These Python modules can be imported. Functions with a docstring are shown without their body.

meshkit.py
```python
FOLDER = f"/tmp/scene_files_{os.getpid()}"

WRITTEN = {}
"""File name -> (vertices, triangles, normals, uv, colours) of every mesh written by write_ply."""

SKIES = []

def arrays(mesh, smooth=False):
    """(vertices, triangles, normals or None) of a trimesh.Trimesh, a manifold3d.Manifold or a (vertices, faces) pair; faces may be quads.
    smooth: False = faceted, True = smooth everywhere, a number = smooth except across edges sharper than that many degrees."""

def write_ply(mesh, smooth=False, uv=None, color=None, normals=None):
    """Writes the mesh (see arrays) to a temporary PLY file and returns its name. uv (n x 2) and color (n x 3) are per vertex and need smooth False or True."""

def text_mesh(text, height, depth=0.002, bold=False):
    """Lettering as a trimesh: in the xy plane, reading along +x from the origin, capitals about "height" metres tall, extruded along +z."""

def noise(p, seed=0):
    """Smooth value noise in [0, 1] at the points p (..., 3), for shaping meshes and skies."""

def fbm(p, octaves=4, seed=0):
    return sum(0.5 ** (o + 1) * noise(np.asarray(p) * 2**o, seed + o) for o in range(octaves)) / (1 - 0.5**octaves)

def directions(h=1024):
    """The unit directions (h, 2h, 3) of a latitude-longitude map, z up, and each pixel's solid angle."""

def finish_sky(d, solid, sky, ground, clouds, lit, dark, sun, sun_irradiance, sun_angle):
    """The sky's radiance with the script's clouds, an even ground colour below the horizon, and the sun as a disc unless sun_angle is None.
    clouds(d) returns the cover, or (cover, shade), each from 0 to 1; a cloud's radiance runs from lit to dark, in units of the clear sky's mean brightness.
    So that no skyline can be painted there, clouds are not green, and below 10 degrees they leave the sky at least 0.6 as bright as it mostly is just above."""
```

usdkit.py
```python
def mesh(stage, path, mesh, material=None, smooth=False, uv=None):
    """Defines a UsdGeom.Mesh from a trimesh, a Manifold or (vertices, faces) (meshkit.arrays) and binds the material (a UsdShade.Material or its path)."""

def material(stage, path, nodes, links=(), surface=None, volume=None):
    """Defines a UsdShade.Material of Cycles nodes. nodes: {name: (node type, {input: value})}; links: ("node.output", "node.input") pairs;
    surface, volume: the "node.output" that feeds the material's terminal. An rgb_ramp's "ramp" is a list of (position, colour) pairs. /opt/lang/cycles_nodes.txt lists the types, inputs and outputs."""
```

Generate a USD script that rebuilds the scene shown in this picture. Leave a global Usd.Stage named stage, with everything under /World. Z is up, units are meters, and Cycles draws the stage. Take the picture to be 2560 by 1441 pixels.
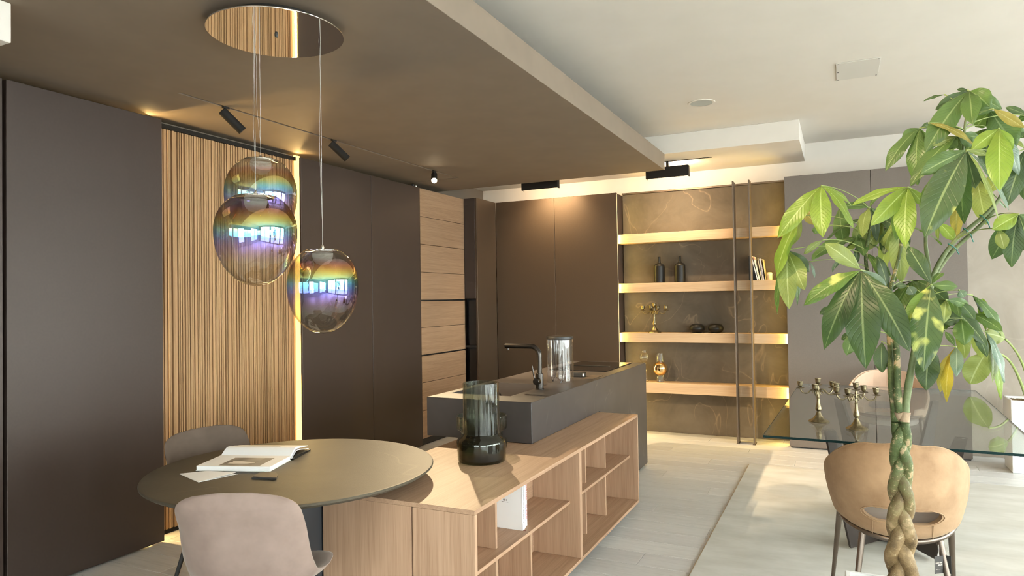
import math, random
import numpy as np, trimesh, manifold3d, usdkit, meshkit
from pxr import Usd, UsdGeom, UsdLux, UsdShade, Gf, Sdf, Vt

stage = Usd.Stage.CreateInMemory()
UsdGeom.SetStageUpAxis(stage, 'Z'); UsdGeom.SetStageMetersPerUnit(stage, 1.0)
world = UsdGeom.Xform.Define(stage, '/World'); stage.SetDefaultPrim(world.GetPrim())
UsdGeom.Scope.Define(stage, '/World/Looks')
rng = random.Random(7); nrng = np.random.default_rng(7)

# ------------------------------------------------------------------ camera, sky, exposure
EXPOSURE = 0.6
cam = UsdGeom.Camera.Define(stage, '/World/camera')
yaw, pitch, roll = [math.radians(v) for v in (25.6, 0.995, -0.886)]
cy, sy, cp, sp, cr, sr = math.cos(yaw), math.sin(yaw), math.cos(pitch), math.sin(pitch), math.cos(roll), math.sin(roll)
FW = np.array([-sy*cp, cy*cp, sp]); R0 = np.array([cy, sy, 0]); U0 = np.cross(R0, FW)
RT = cr*R0 + sr*U0; UP = -sr*R0 + cr*U0
cam.AddTransformOp().Set(Gf.Matrix4d(*[float(v) for v in (*RT, 0, *UP, 0, *(-FW), 0, 0, 0, 1.48, 1)]))
cam.CreateHorizontalApertureAttr(36.0); cam.CreateFocalLengthAttr(36.0*1711/2560)
cam.CreateClippingRangeAttr(Gf.Vec2f(0.05, 200)); cam.CreateExposureAttr(EXPOSURE)

SKY = UsdLux.DomeLight.Define(stage, '/World/sky')
SKY.CreateIntensityAttr(3.7); SKY.CreateColorAttr(Gf.Vec3f(0.96, 0.97, 1.0))
SPOT_GAIN, WASH_GAIN, LED_GAIN = 1.0, 1.0, 1.0
WARM = (1.0, 0.72, 0.42); WARMW = (1.0, 0.76, 0.45)

# ------------------------------------------------------------------ helpers
COUNT = {}
def numbered(parent, name):
    k = (parent, name); n = COUNT.get(k, 0); COUNT[k] = n + 1
    return f'{parent}/{name}' if n == 0 else f'{parent}/{name}_{n:03d}'
class Thing:
    def __init__(s, path, loc): s.path, s.loc = path, np.array(loc, float); s.prim = stage.GetPrimAtPath(path)
def tag(prim, label=None, cat=None, group=None, kind=None):
    for k, v in (('label', label), ('category', cat), ('group', group), ('kind', kind)):
        if v: prim.SetCustomDataByKey(k, v)
def thing(name, label=None, cat=None, loc=(0, 0, 0), group=None, kind=None, rotz=0.0):
    p = numbered('/World', name)
    x = UsdGeom.Xform.Define(stage, p); x.AddTranslateOp().Set(Gf.Vec3d(*[float(v) for v in loc]))
    if rotz: x.AddRotateZOp().Set(rotz)
    tag(x.GetPrim(), label, cat, group, kind)
    return Thing(p, loc)
def part(t, name, mesh, mat, smooth=False, label=None, uv=None, kind=None, local=False):
    """One mesh under the thing (or the part) t; the mesh is given in world coordinates unless local."""
    v, f = (np.array(mesh.vertices), np.array(mesh.faces)) if isinstance(mesh, trimesh.Trimesh) else (np.array(mesh[0], float), np.array(mesh[1]))
    if not local: v = v - t.loc
    p = numbered(t.path, name)
    usdkit.mesh(stage, p, (v, f), mat, smooth, uv)
    tag(stage.GetPrimAtPath(p), label, kind=kind)
    return Thing(p, t.loc)
def solo(name, mesh, mat, label=None, cat=None, smooth=False, group=None, kind=None, uv=None):
    v, f = (np.array(mesh.vertices), np.array(mesh.faces)) if isinstance(mesh, trimesh.Trimesh) else (np.array(mesh[0], float), np.array(mesh[1]))
    c = np.array([(v[:, 0].min()+v[:, 0].max())/2, (v[:, 1].min()+v[:, 1].max())/2, v[:, 2].min()])
    p = numbered('/World', name)
    m = usdkit.mesh(stage, p, (v - c, f), mat, smooth, uv)
    UsdGeom.Xformable(m).AddTranslateOp().Set(Gf.Vec3d(*c.tolist()))
    tag(stage.GetPrimAtPath(p), label, cat, group, kind)
    return Thing(p, c)
def copy_of(src, name, loc, rotz, label, cat, group=None):
    t = thing(name, label, cat, loc, group, rotz=rotz)
    t.prim.GetReferences().AddInternalReference(src.path); t.prim.SetInstanceable(True)
    tag(t.prim, label, cat, group)
    return t

def bx(x0, x1, y0, y1, z0, z1, b=0.0015):
    """A box with chamfered edges."""
    x0, x1 = min(x0, x1), max(x0, x1); y0, y1 = min(y0, y1), max(y0, y1); z0, z1 = min(z0, z1), max(z0, z1)
    b = min(b, .45*(x1-x0), .45*(y1-y0), .45*(z1-z0))
    if b <= 0: 
        return trimesh.creation.box(bounds=[(x0, y0, z0), (x1, y1, z1)])
    pts = []
    for x, dx in ((x0, b), (x1, -b)):
        for y, dy in ((y0, b), (y1, -b)):
            for z, dz in ((z0, b), (z1, -b)):
                pts += [(x, y+dy, z+dz), (x+dx, y, z+dz), (x+dx, y+dy, z)]
    return trimesh.convex.convex_hull(np.array(pts))
def cat_(*ms): return trimesh.util.concatenate(list(ms))
def grid(V, closed_u=False, closed_v=False, flip=False):
    n, m = V.shape[:2]; f = []
    for i in range(n if closed_u else n-1):
        a = i*m; c = ((i+1) % n)*m
        for j in range(m if closed_v else m-1):
            k = (j+1) % m
            f += [(a+j, c+j, c+k), (a+j, c+k, a+k)]
    f = np.array(f)
    return trimesh.Trimesh(V.reshape(-1, 3), f[:, ::-1] if flip else f, process=False)
def lathe(prof, n=32, at=(0, 0, 0), ribs=0, ribamp=0.0, ngon=0):
    prof = np.array(prof, float); a = np.arange(n)*2*np.pi/n
    k = 1 + ribamp*np.cos(ribs*a) if ribs else np.ones(n)
    if ngon:
        w = 2*np.pi/ngon; k = k*math.cos(w/2)/np.cos((a % w) - w/2)
    V = np.stack([np.outer(prof[:, 0], k*np.cos(a)), np.outer(prof[:, 0], k*np.sin(a)), np.repeat(prof[:, 1:2], n, 1)], -1)
    m = grid(V, closed_v=True)
    m.merge_vertices(); m.update_faces(m.nondegenerate_faces()); trimesh.repair.fix_normals(m)
    m.apply_translation(at); return m
def tube(pts, rad, sides=10, cap=True):
    p = np.array(pts, float); r = np.broadcast_to(np.array(rad, float), (len(p),))
    t = np.gradient(p, axis=0); t /= np.linalg.norm(t, axis=1, keepdims=True)+1e-12
    a = np.cross(t[0], (0, 0, 1.0) if abs(t[0][2]) < .9 else (1.0, 0, 0)); a /= np.linalg.norm(a); A = []
    for i in range(len(p)):
        a = a - t[i]*(a @ t[i]); a /= np.linalg.norm(a); A.append(a)
    A = np.array(A); B = np.cross(t, A); g = np.arange(sides)*2*np.pi/sides
    V = p[:, None]+r[:, None, None]*(np.cos(g)[None, :, None]*A[:, None]+np.sin(g)[None, :, None]*B[:, None])
    m = grid(V, closed_v=True); v, f = m.vertices, m.faces
    if cap:
        n = len(v); v = np.vstack([v, p[0], p[-1]]); e = (len(p)-1)*sides
        f = np.vstack([f, [(n, (j+1) % sides, j) for j in range(sides)][::-1], [(n+1, e+j, e+(j+1) % sides) for j in range(sides)]])
    m = trimesh.Trimesh(v, f, process=False); trimesh.repair.fix_normals(m); return m
def spline(pts, n):
    from scipy.interpolate import CubicSpline
    p = np.array(pts, float); d = np.r_[0, np.cumsum(np.linalg.norm(np.diff(p, axis=0), axis=1))]
    return CubicSpline(d, p)(np.linspace(0, d[-1], n))
def mani(m):
    return manifold3d.Manifold(manifold3d.Mesh(np.array(m.vertices, np.float32), np.array(m.faces, np.uint32)))
def tri(M):
    m = M.to_mesh(); return trimesh.Trimesh(m.vert_properties[:, :3], m.tri_verts, process=False)
def rbox(size, r, at=(0, 0, 0), n=24):
    sx, sy, sz = [s/2-r for s in size]
    S = manifold3d.Manifold.sphere(r, n)
    M = manifold3d.Manifold.batch_hull([S.translate((i*sx, j*sy, k*sz)) for i in (-1, 1) for j in (-1, 1) for k in (-1, 1)])
    return tri(M.translate(tuple(at)))
def extr(poly, z0, z1):
    m = manifold3d.CrossSection([poly]).extrude(z1-z0).translate((0, 0, z0)); return tri(m)
def rot(m, axis, deg, at=(0, 0, 0)):
    m = m.copy(); m.apply_transform(trimesh.transformations.rotation_matrix(math.radians(deg), axis, at)); return m
def frame_from(d):
    """A 4 x 4 matrix whose -z axis is the direction d."""
    z = -np.array(d, float)/np.linalg.norm(d); x = np.cross((0, 0, 1.0), z)
    if np.linalg.norm(x) < 1e-6: x = np.array((1.0, 0, 0))
    x /= np.linalg.norm(x); y = np.cross(z, x); M = np.eye(4); M[:3, 0], M[:3, 1], M[:3, 2] = x, y, z; return M

# ------------------------------------------------------------------ materials
def MAT(name, nodes, links=(), surface='p.BSDF'):
    return usdkit.material(stage, '/World/Looks/'+name, nodes, list(links), surface=surface)
def plain(name, col, rough=.5, metal=0., spec=.5, **k):
    return MAT(name, {'p': ('principled_bsdf', dict(base_color=col, roughness=rough, metallic=metal, specular_ior_level=spec, **k))})
def noisy(name, c1, c2, scale=20, rough=.6, spec=.4, metal=0., bump=0., stretch=(1, 1, 1), detail=4, **k):
    """Two tones mixed by noise in world space, with an optional fine bump."""
    n = {'g': ('geometry', {}), 'm': ('mapping', dict(scale=stretch)), 'n': ('noise_texture', dict(scale=scale, detail=detail, roughness=.6)),
         'r': ('rgb_ramp', {'ramp': [(.3, c1), (.7, c2)]}), 'p': ('principled_bsdf', dict(roughness=rough, specular_ior_level=spec, metallic=metal, **k))}
    l = [('g.position', 'm.vector'), ('m.vector', 'n.vector'), ('n.fac', 'r.fac'), ('r.color', 'p.base_color')]
    if bump:
        n['b'] = ('bump', dict(strength=bump, distance=.002)); l += [('n.fac', 'b.height'), ('b.normal', 'p.normal')]
    return MAT(name, n, l)
def wood(name, c_dark, c_mid, c_light, along='z', rough=.5, fine=260, bump=.12, vary=.08, broad=1.0):
    """Oak veneer: broad figure and fine pores stretched along the grain, shifted from board to board."""
    i = 'xyz'.index(along); s1 = [14.0*broad]*3; s1[i] = .9; s2 = [fine]*3; s2[i] = 5.0
    n = {'g': ('geometry', {}), 'o': ('object_info', {}), 'k': ('vector_math', dict(math_type='scale', vector1=(31.7, 17.3, 23.9))),
         'a': ('vector_math', dict(math_type='add')), 'm1': ('mapping', dict(scale=s1)), 'm2': ('mapping', dict(scale=s2)),
         'n1': ('noise_texture', dict(scale=1.0, detail=3, roughness=.55, distortion=1.1)), 'n2': ('noise_texture', dict(scale=1.0, detail=2, roughness=.6)),
         'mx': ('mix_float', dict(fac=.52)), 'r': ('rgb_ramp', {'ramp': [(.26, c_dark), (.48, c_mid), (.72, c_light)]}),
         'v': ('map_range', dict(from_min=0., from_max=1., to_min=1-vary, to_max=1+vary)), 'h': ('hsv', dict(hue=.5, saturation=1., fac=1.)),
         'b': ('bump', dict(strength=bump, distance=.0015)), 'p': ('principled_bsdf', dict(roughness=rough, specular_ior_level=.35))}
    l = [('o.random', 'k.scale'), ('g.position', 'a.vector1'), ('k.vector', 'a.vector2'), ('a.vector', 'm1.vector'), ('a.vector', 'm2.vector'), ('m1.vector', 'n1.vector'), ('m2.vector', 'n2.vector'),
         ('n1.fac', 'mx.a'), ('n2.fac', 'mx.b'), ('mx.result', 'r.fac'), ('o.random', 'v.value'), ('v.result', 'h.value'), ('r.color', 'h.color'), ('h.color', 'p.base_color'), ('n2.fac', 'b.height'), ('b.normal', 'p.normal')]
    return MAT(name, n, l)
def marble(name, c1, c2, vein, rough=.4, scale=1.3, spec=.4, amount=1.0, mask=(.50, .66), grain=.08):
    """Dark stone: clouded ground with sparse thin pale veins."""
    n = {'g': ('geometry', {}), 'n0': ('noise_texture', dict(scale=2.6, detail=8, roughness=.65, distortion=.6)), 'r0': ('rgb_ramp', {'ramp': [(.3, c1), (.7, c2)]}),
         'mp': ('mapping', dict(scale=(1.25, 1.25, .85), rotation=(.25, .55, .2))), 'n1': ('noise_texture', dict(scale=scale, detail=2.6, roughness=.5, distortion=.9)),
         'r1': ('rgb_ramp', {'ramp': [(.488, (0, 0, 0)), (.4975, (.16*amount,)*3), (.5, (.75*amount,)*3), (.502, (.12*amount,)*3), (.508, (0, 0, 0))]}),
         'n2': ('noise_texture', dict(scale=1.7, detail=3)), 'r2': ('rgb_ramp', {'ramp': [(mask[0], (0, 0, 0)), (mask[1], (1, 1, 1))]}),
         'mm': ('math', dict(math_type='multiply')), 'c': ('mix_color', dict(b=vein)), 'nb': ('noise_texture', dict(scale=160, detail=3)), 'b': ('bump', dict(strength=grain, distance=.001)),
         'p': ('principled_bsdf', dict(roughness=rough, specular_ior_level=spec))}
    l = [('g.position', 'n0.vector'), ('n0.fac', 'r0.fac'), ('g.position', 'mp.vector'), ('mp.vector', 'n1.vector'), ('n1.fac', 'r1.fac'), ('g.position', 'n2.vector'), ('n2.fac', 'r2.fac'),
         ('r1.color', 'mm.value1'), ('r2.color', 'mm.value2'), ('mm.value', 'c.fac'), ('r0.color', 'c.a'), ('c.result', 'p.base_color'), ('g.position', 'nb.vector'), ('nb.fac', 'b.height'), ('b.normal', 'p.normal')]
    return MAT(name, n, l)
def pane(name, tint=(1, 1, 1), ior=1.5, gloss=(1, 1, 1), gain=1.0, rough=0.0):
    """Thin clear glass: see-through, mirror-like by the Fresnel factor."""
    f0 = ((ior-1)/(ior+1))**2
    return MAT(name, {'t': ('transparent_bsdf', dict(color=tint)), 'g': ('glossy_bsdf', dict(color=gloss, roughness=rough)), 'f': ('layer_weight', dict(blend=.5)), 'w': ('math', dict(math_type='power', value2=5.)),
                      'k': ('math', dict(math_type='multiply_add', value2=(1-f0)*min(1, gain), value3=f0*gain, use_clamp=True)), 'x': ('mix_closure', {})},
               [('f.facing', 'w.value1'), ('w.value', 'k.value1'), ('k.value', 'x.fac'), ('t.BSDF', 'x.closure1'), ('g.BSDF', 'x.closure2')], surface='x.closure')
def glow(name, col, strength):
    return MAT(name, {'e': ('emission', dict(color=col, strength=strength))}, surface='e.emission')
def velvet(name, c1, c2, sheen=.4):
    return noisy(name, c1, c2, scale=7, rough=.75, spec=.25, detail=5, sheen_weight=sheen, sheen_roughness=.35, sheen_tint=(1, .9, .8))

white_paint = noisy('white_paint', (.665, .622, .562), (.695, .65, .59), scale=3, rough=.85, spec=.2)
soffit_paint = noisy('brown_soffit_paint', (.21, .164, .123), (.23, .181, .136), scale=4, rough=.75, spec=.25)
lacquer = noisy('bronze_lacquer', (.053, .0375, .0305), (.058, .041, .0335), scale=90, rough=.42, spec=.45, metal=.25, bump=.06)
lacquer_warm = noisy('warm_bronze_lacquer', (.090, .060, .038), (.098, .066, .042), scale=90, rough=.46, spec=.5, metal=.55, bump=.06)
lacquer_taupe = noisy('taupe_lacquer', (.140, .114, .095), (.152, .124, .103), scale=90, rough=.45, spec=.35, bump=.05)
black = plain('black_satin', (.012, .011, .010), .45)
black_matte = plain('black_matte', (.018, .016, .014), .8, spec=.2)
black_gloss = plain('black_glass', (.006, .006, .007), .06, spec=.5)
oak_slat = wood('oak_slat', (.30, .17, .075), (.41, .245, .118), (.50, .32, .165), 'z', broad=3, vary=.10)
oak_h = wood('oak_planks', (.195, .115, .066), (.285, .178, .105), (.36, .235, .145), 'y', vary=.05, broad=2, fine=420)
oak_v = wood('oak_cabinet_upright', (.25, .142, .082), (.385, .238, .148), (.475, .312, .205), 'z', vary=.03, broad=2.2, fine=420)
oak_y = wood('oak_cabinet_long', (.25, .142, .082), (.385, .238, .148), (.475, .312, .205), 'y', vary=.03, broad=2.2, fine=420)
oak_shelf = wood('oak_shelf', (.44, .29, .17), (.54, .37, .225), (.60, .43, .275), 'x', vary=.02)
floor_mats = [wood(f'floor_plank_{k}', tuple(c*.80 for c in b), b, tuple(min(.9, c*1.10) for c in b), 'x', rough=.42, fine=110, bump=.05, vary=.05, broad=1.2)
              for k, b in enumerate([(.55, .535, .515), (.58, .565, .545), (.53, .515, .50)])]
stone_dark = marble('brown_stone', (.082, .065, .047), (.130, .105, .078), (.55, .38, .24), rough=.55, scale=1.7, spec=.25, amount=.75, mask=(.40, .60))
stone_island = marble('island_stone', (.040, .033, .0305), (.061, .051, .048), (.34, .30, .27), rough=.45, scale=1.5, spec=.5, mask=(.48, .66))
stone_table = marble('table_stone', (.056, .046, .031), (.080, .066, .045), (.30, .25, .17), rough=.55, scale=1.0, spec=.35, amount=.8, mask=(.52, .66), grain=.3)
stone_right = marble('taupe_stone', (.27, .225, .18), (.34, .29, .235), (.52, .44, .35), rough=.45, amount=.6)
metal_bronze = plain('bronze_metal', (.17, .135, .11), .35, .9)
metal_brown = plain('brown_post_metal', (.15, .115, .088), .42, .6)
chrome = plain('mirror_chrome', (.9, .88, .84), .02, 1.)
brass = noisy('aged_brass', (.14, .11, .062), (.32, .265, .16), scale=60, rough=.36, metal=1.)
gunmetal = plain('gunmetal', (.055, .048, .042), .25, .9)
paper = plain('white_paper', (.80, .78, .75), .7, spec=.25)
# ------------------------------------------------------------------ the room
XL, XR, YF, YB, ZC = -4.05, 4.4, -2.6, 7.65, 3.045
street = solo('street_pavement', bx(-14, 16, -16, 22, -.20, -.14, 0), plain('pavement_grey', (.42, .41, .40), .9), kind='structure')
fl = thing('floor', kind='structure')
part(fl, 'screed', bx(XL-.1, XR+.1, YF-.1, YB+.1, -.12, -.012, 0), plain('joint_dark', (.20, .18, .16), .9))
PW, PL, y, row = .192, 1.83, YF, 0
while y < YB:
    y1 = min(y+PW, YB); x = XL - (row*.617 % 1.0)*PL; row += 1
    while x < XR:
        a, b = max(x, XL), min(x+PL, XR)
        if b-a > .02:
            part(fl, 'plank', bx(a+.0008, b-.0008, y+.0008, y1-.0008, -.012, 0, .0012), floor_mats[rng.randrange(3)])
        x += PL
    y = y1
# white shell
solo('ceiling', bx(XL-.1, XR+.1, YF-.1, YB+.1, ZC, ZC+.12, 0), white_paint, kind='structure')
solo('wall_left', bx(XL-.1, XL, YF-.1, YB+.1, -.01, ZC, 0), plain('wall_brown', (.16, .13, .10), .8), kind='structure')
solo('wall_back', bx(XL, XR, YB, YB+.1, -.01, ZC, 0), white_paint, kind='structure')
solo('ceiling_beam', bx(XL, -.295, 6.56, YB, 2.862, ZC, .003), white_paint, kind='structure')
frame_m = plain('window_frame_dark', (.05, .048, .045), .5)
window_glass = pane('window_glass', (.93, .97, .95))
def wall_with_windows(name, axis, at, thick, lo, hi, openings):
    """A wall with rectangular openings, and a framed window in each opening."""
    w = thing(name, kind='structure'); z0, z1 = -.01, ZC
    def blk(a, b, c, d): return bx(a, b, at, at+thick, c, d, 0) if axis == 'y' else bx(at, at+thick, a, b, c, d, 0)
    c = lo
    for (a, b, s, h) in openings:
        if a > c: part(w, 'pier', blk(c, a, z0, z1), white_paint)
        part(w, 'lintel', blk(a, b, h, z1), white_paint); part(w, 'sill', blk(a, b, z0, s), white_paint); c = b
    if c < hi: part(w, 'pier', blk(c, hi, z0, z1), white_paint)
    for i, (a, b, s, h) in enumerate(openings):
        WN[0] += 1
        g = thing(f'window_{WN[0]}', kind='structure'); m = at+thick*.5
        def bk(a_, b_, c_, d_, dep): return bx(a_, b_, m-dep, m+dep, c_, d_, .002) if axis == 'y' else bx(m-dep, m+dep, a_, b_, c_, d_, .002)
        t = .06
        for q in ((a, a+t, s, h), (b-t, b, s, h), (a+t, b-t, s, s+t), (a+t, b-t, h-t, h)): part(g, 'frame', bk(*q, .03), frame_m)
        n = max(1, round((b-a)/1.3)); pw = (b-a-2*t)/n
        for k in range(n):
            if k: part(g, 'mullion', bk(a+t+k*pw-.022, a+t+k*pw+.022, s+t, h-t, .025), frame_m)
            part(g, 'pane', bk(a+t+k*pw+(.022 if k else 0), a+t+(k+1)*pw-(.022 if k < n-1 else 0), s+t, h-t, .003), window_glass)
WN = [0]
wall_with_windows('wall_front', 'y', YF-.16, .16, XL, XR, [(-2.3, -.9, .5, 2.25), (.9, 3.5, .35, 2.35)])
wall_with_windows('wall_right', 'x', XR, .16, YF-.16, YB+.1, [(-1.9, 1.3, .08, 2.8), (1.7, 4.9, .08, 2.8), (5.3, 7.2, .08, 2.8)])

# lowered brown ceiling slab with the slot of the lighting track
sof = mani(bx(XL, -1.485, YF, 6.52, 2.70, 2.855, .002))
for q in ((-3.412, -3.388, 2.71, 5.89, 2.66, 2.74), (-3.90, -3.388, 5.868, 5.888, 2.66, 2.74)): sof = sof - mani(bx(*q, 0))
solo('dropped_ceiling', tri(sof), soffit_paint, kind='structure')
trk = thing('lighting_track', 'black recessed lighting track drawn as a thin line in the lowered brown ceiling', 'lighting track', (-3.4, 4.3, 2.715))
part(trk, 'long_channel', bx(-3.411, -3.389, 2.711, 5.889, 2.712, 2.739, 0), black_matte)
part(trk, 'short_channel', bx(-3.899, -3.412, 5.869, 5.887, 2.712, 2.739, 0), black_matte)

# ------------------------------------------------------------------ left wall: sliding panels, slats, drawers
def panel(name, q, mat, label, cat, group=None):
    return solo(name, bx(*q, .002), mat, label, cat, group=group)
panel('wall_panel', (-3.88, -3.83, -.9, 2.015, .012, 2.652), lacquer, 'dark bronze wall panel cut off by the left edge of the picture', 'wall panel')
panel('wall_panel', (-3.88, -3.83, 2.033, 2.925, .012, 2.652), lacquer, 'broad dark bronze sliding panel left of the slatted oak wall', 'wall panel')
panel('wall_panel', (-3.88, -3.86, 4.19, 5.094, .012, 2.645), lacquer, 'dark bronze tall panel right of the bright light strip and slatted oak', 'wall panel')
panel('wall_panel', (-3.90, -3.86, 5.099, 5.90, .012, 2.645), lacquer, 'dark bronze tall panel next to the stack of horizontal oak fronts', 'wall panel')
sl = thing('slatted_panel', 'tall panel of narrow vertical oak slats between two dark bronze panels', 'slatted wall panel', (-4.0, 3.6, 0))
part(sl, 'backing_board', bx(-4.035, -3.992, 2.93, 4.24, .026, 2.635, 0), plain('slat_backing', (.13, .075, .035), .8))
part(sl, 'top_rail', bx(-4.03, -3.955, 2.93, 4.238, 2.636, 2.665), black_matte)
part(sl, 'plinth', bx(-4.03, -3.965, 2.93, 4.31, .001, .026), black_matte)
y = 2.965
while y < 4.225:
    w = rng.choice((.009, .010, .012, .013, .015, .019)); d = rng.choice((.012, .015, .018, .020))
    part(sl, 'slat', bx(-3.9919, -3.9919+d+.012, y, y+w, .026, 2.635, .0008), oak_slat)
    y += w+rng.choice((.005, .006, .007))
led_m = glow('led_light', (1.0, .62, .13), 2.8)
for nm, q, lb in (('led_strip', (-3.99, -3.972, 4.246, 4.30, .03, 2.685), 'bright vertical yellow light strip at the right edge of the slatted oak panel'),
                  ('led_strip', (-3.99, -3.975, 2.895, 2.922, .03, 2.685), 'vertical light strip hidden behind the broad dark sliding panel at left')):
    t = thing(nm, lb, 'light strip', ((q[0]+q[1])/2, (q[2]+q[3])/2, q[4])); part(t, 'diffuser', bx(*q, 0), led_m)
    s = UsdLux.RectLight.Define(stage, t.path+'/lamp'); M = frame_from((.9, -.45 if q[2] > 4 else .45, 0)); M[:3, 3] = (.02, -.012 if q[2] > 4 else .012, 1.33)
    s.AddTransformOp().Set(Gf.Matrix4d(*M.T.ravel().tolist())); s.CreateHeightAttr(2.66); s.CreateWidthAttr(.01); s.CreateNormalizeAttr(True)
    s.CreateIntensityAttr(3.6*LED_GAIN); s.CreateColorAttr(Gf.Vec3f(1.0, .68, .27))
# oak fronts
dr = thing('oak_drawer_tower', 'tall unit of nine stacked horizontal oak fronts between the dark panels', 'cabinet', (-3.95, 6.36, 0))
part(dr, 'body', bx(-4.04, -3.885, 5.905, 6.805, .005, 2.64, 0), black)
zs = [2.642, 2.352, 2.066, 1.779, 1.493, 1.210, .930, .646, .360, .075]
for k in range(9):
    lip = .012 if k in (4, 6) else 0
    part(dr, 'front', bx(-3.884, -3.86, 5.906, 6.808, zs[k+1]+.002, zs[k]-.002-lip, .0015), oak_h)
part(dr, 'plinth', bx(-3.92, -3.90, 5.906, 6.808, .002, .072), black)
ret = thing('corner_cabinet', 'dark narrow corner cabinet with a black glass niche beside the oak fronts', 'cabinet', (-3.8, 7.0, 0))
part(ret, 'upper_panel', bx(-3.86, -3.7208, 6.812, 6.83, 1.503, 2.645), lacquer)
part(ret, 'side_panel', bx(-3.72, -3.695, 6.812, 7.288, .012, 2.645), lacquer_warm)
part(ret, 'niche_back', bx(-3.86, -3.722, 6.852, 6.862, .04, 1.50), black_gloss)
part(ret, 'niche_shelf', bx(-3.86, -3.722, 6.818, 6.85, .945, .972), black)
# tall units on the back wall
tu = thing('tall_cabinet', 'pair of tall bronze cabinet doors lit from above beside the shelf niche', 'cabinet', (-2.95, 7.3, 0))
part(tu, 'carcass', bx(-3.69, -2.205, 7.312, 7.64, .01, 2.64, 0), lacquer)
part(tu, 'door', bx(-3.692, -2.942, 7.29, 7.311, .02, 2.645), lacquer_warm)
part(tu, 'door', bx(-2.938, -2.2, 7.29, 7.311, .02, 2.645), lacquer_warm)
part(tu, 'plinth', bx(-3.68, -2.21, 7.315, 7.33, .001, .018, 0), black)
rp = thing('tall_cabinet', 'pair of tall taupe cabinet doors behind the glass table', 'cabinet', (.27, 7.2, 0))
part(rp, 'carcass', bx(-.465, 1.014, 7.192, 7.64, .01, 2.64, 0), lacquer_taupe)
part(rp, 'door', bx(-.47, .2745, 7.17, 7.191, .018, 2.642), lacquer_taupe)
part(rp, 'door', bx(.2785, 1.019, 7.17, 7.191, .018, 2.642), lacquer_taupe)
part(rp, 'plinth', bx(-.46, 1.01, 7.20, 7.22, .001, .016, 0), black)
# stone cladding
solo('stone_panel', bx(-2.198, -.472, 7.52, 7.56, .001, 2.645, 0), stone_dark, 'brown veined stone back panel behind the four oak shelves', 'stone panel')
solo('stone_panel', bx(1.021, 3.6, 7.42, 7.46, .001, 2.66, .001), stone_right, 'pale taupe veined stone panel at the right behind the potted plants', 'stone panel')
solo('panel_top_trim', bx(-2.198, -.472, 7.50, 7.56, 2.646, 2.664, .001), metal_brown, 'thin bronze trim along the top edge of the veined stone niche', 'trim')
solo('wall_infill', bx(-2.19, -.48, 7.565, 7.645, .001, 2.655, 0), white_paint, kind='structure')
for k, (zb, zt) in enumerate(((2.08, 2.18), (1.54, 1.64), (1.0, 1.10), (.455, .565))):
    sh = thing('wall_shelf', ['top thick oak shelf, empty, crossing the stone niche', 'second thick oak shelf from the top carrying two black bottles and books',
         'third thick oak shelf from the top carrying a candelabra and two round vases', 'lowest thick oak shelf carrying the glass lamps'][k], 'shelf', (-1.34, 7.42, zb))
    part(sh, 'board', bx(-2.197, -.473, 7.31, 7.519, zb, zt, .002), oak_shelf)
    part(sh, 'light_slot', bx(-2.19, -.48, 7.45, 7.47, zb-.002, zb, 0), black)
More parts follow.
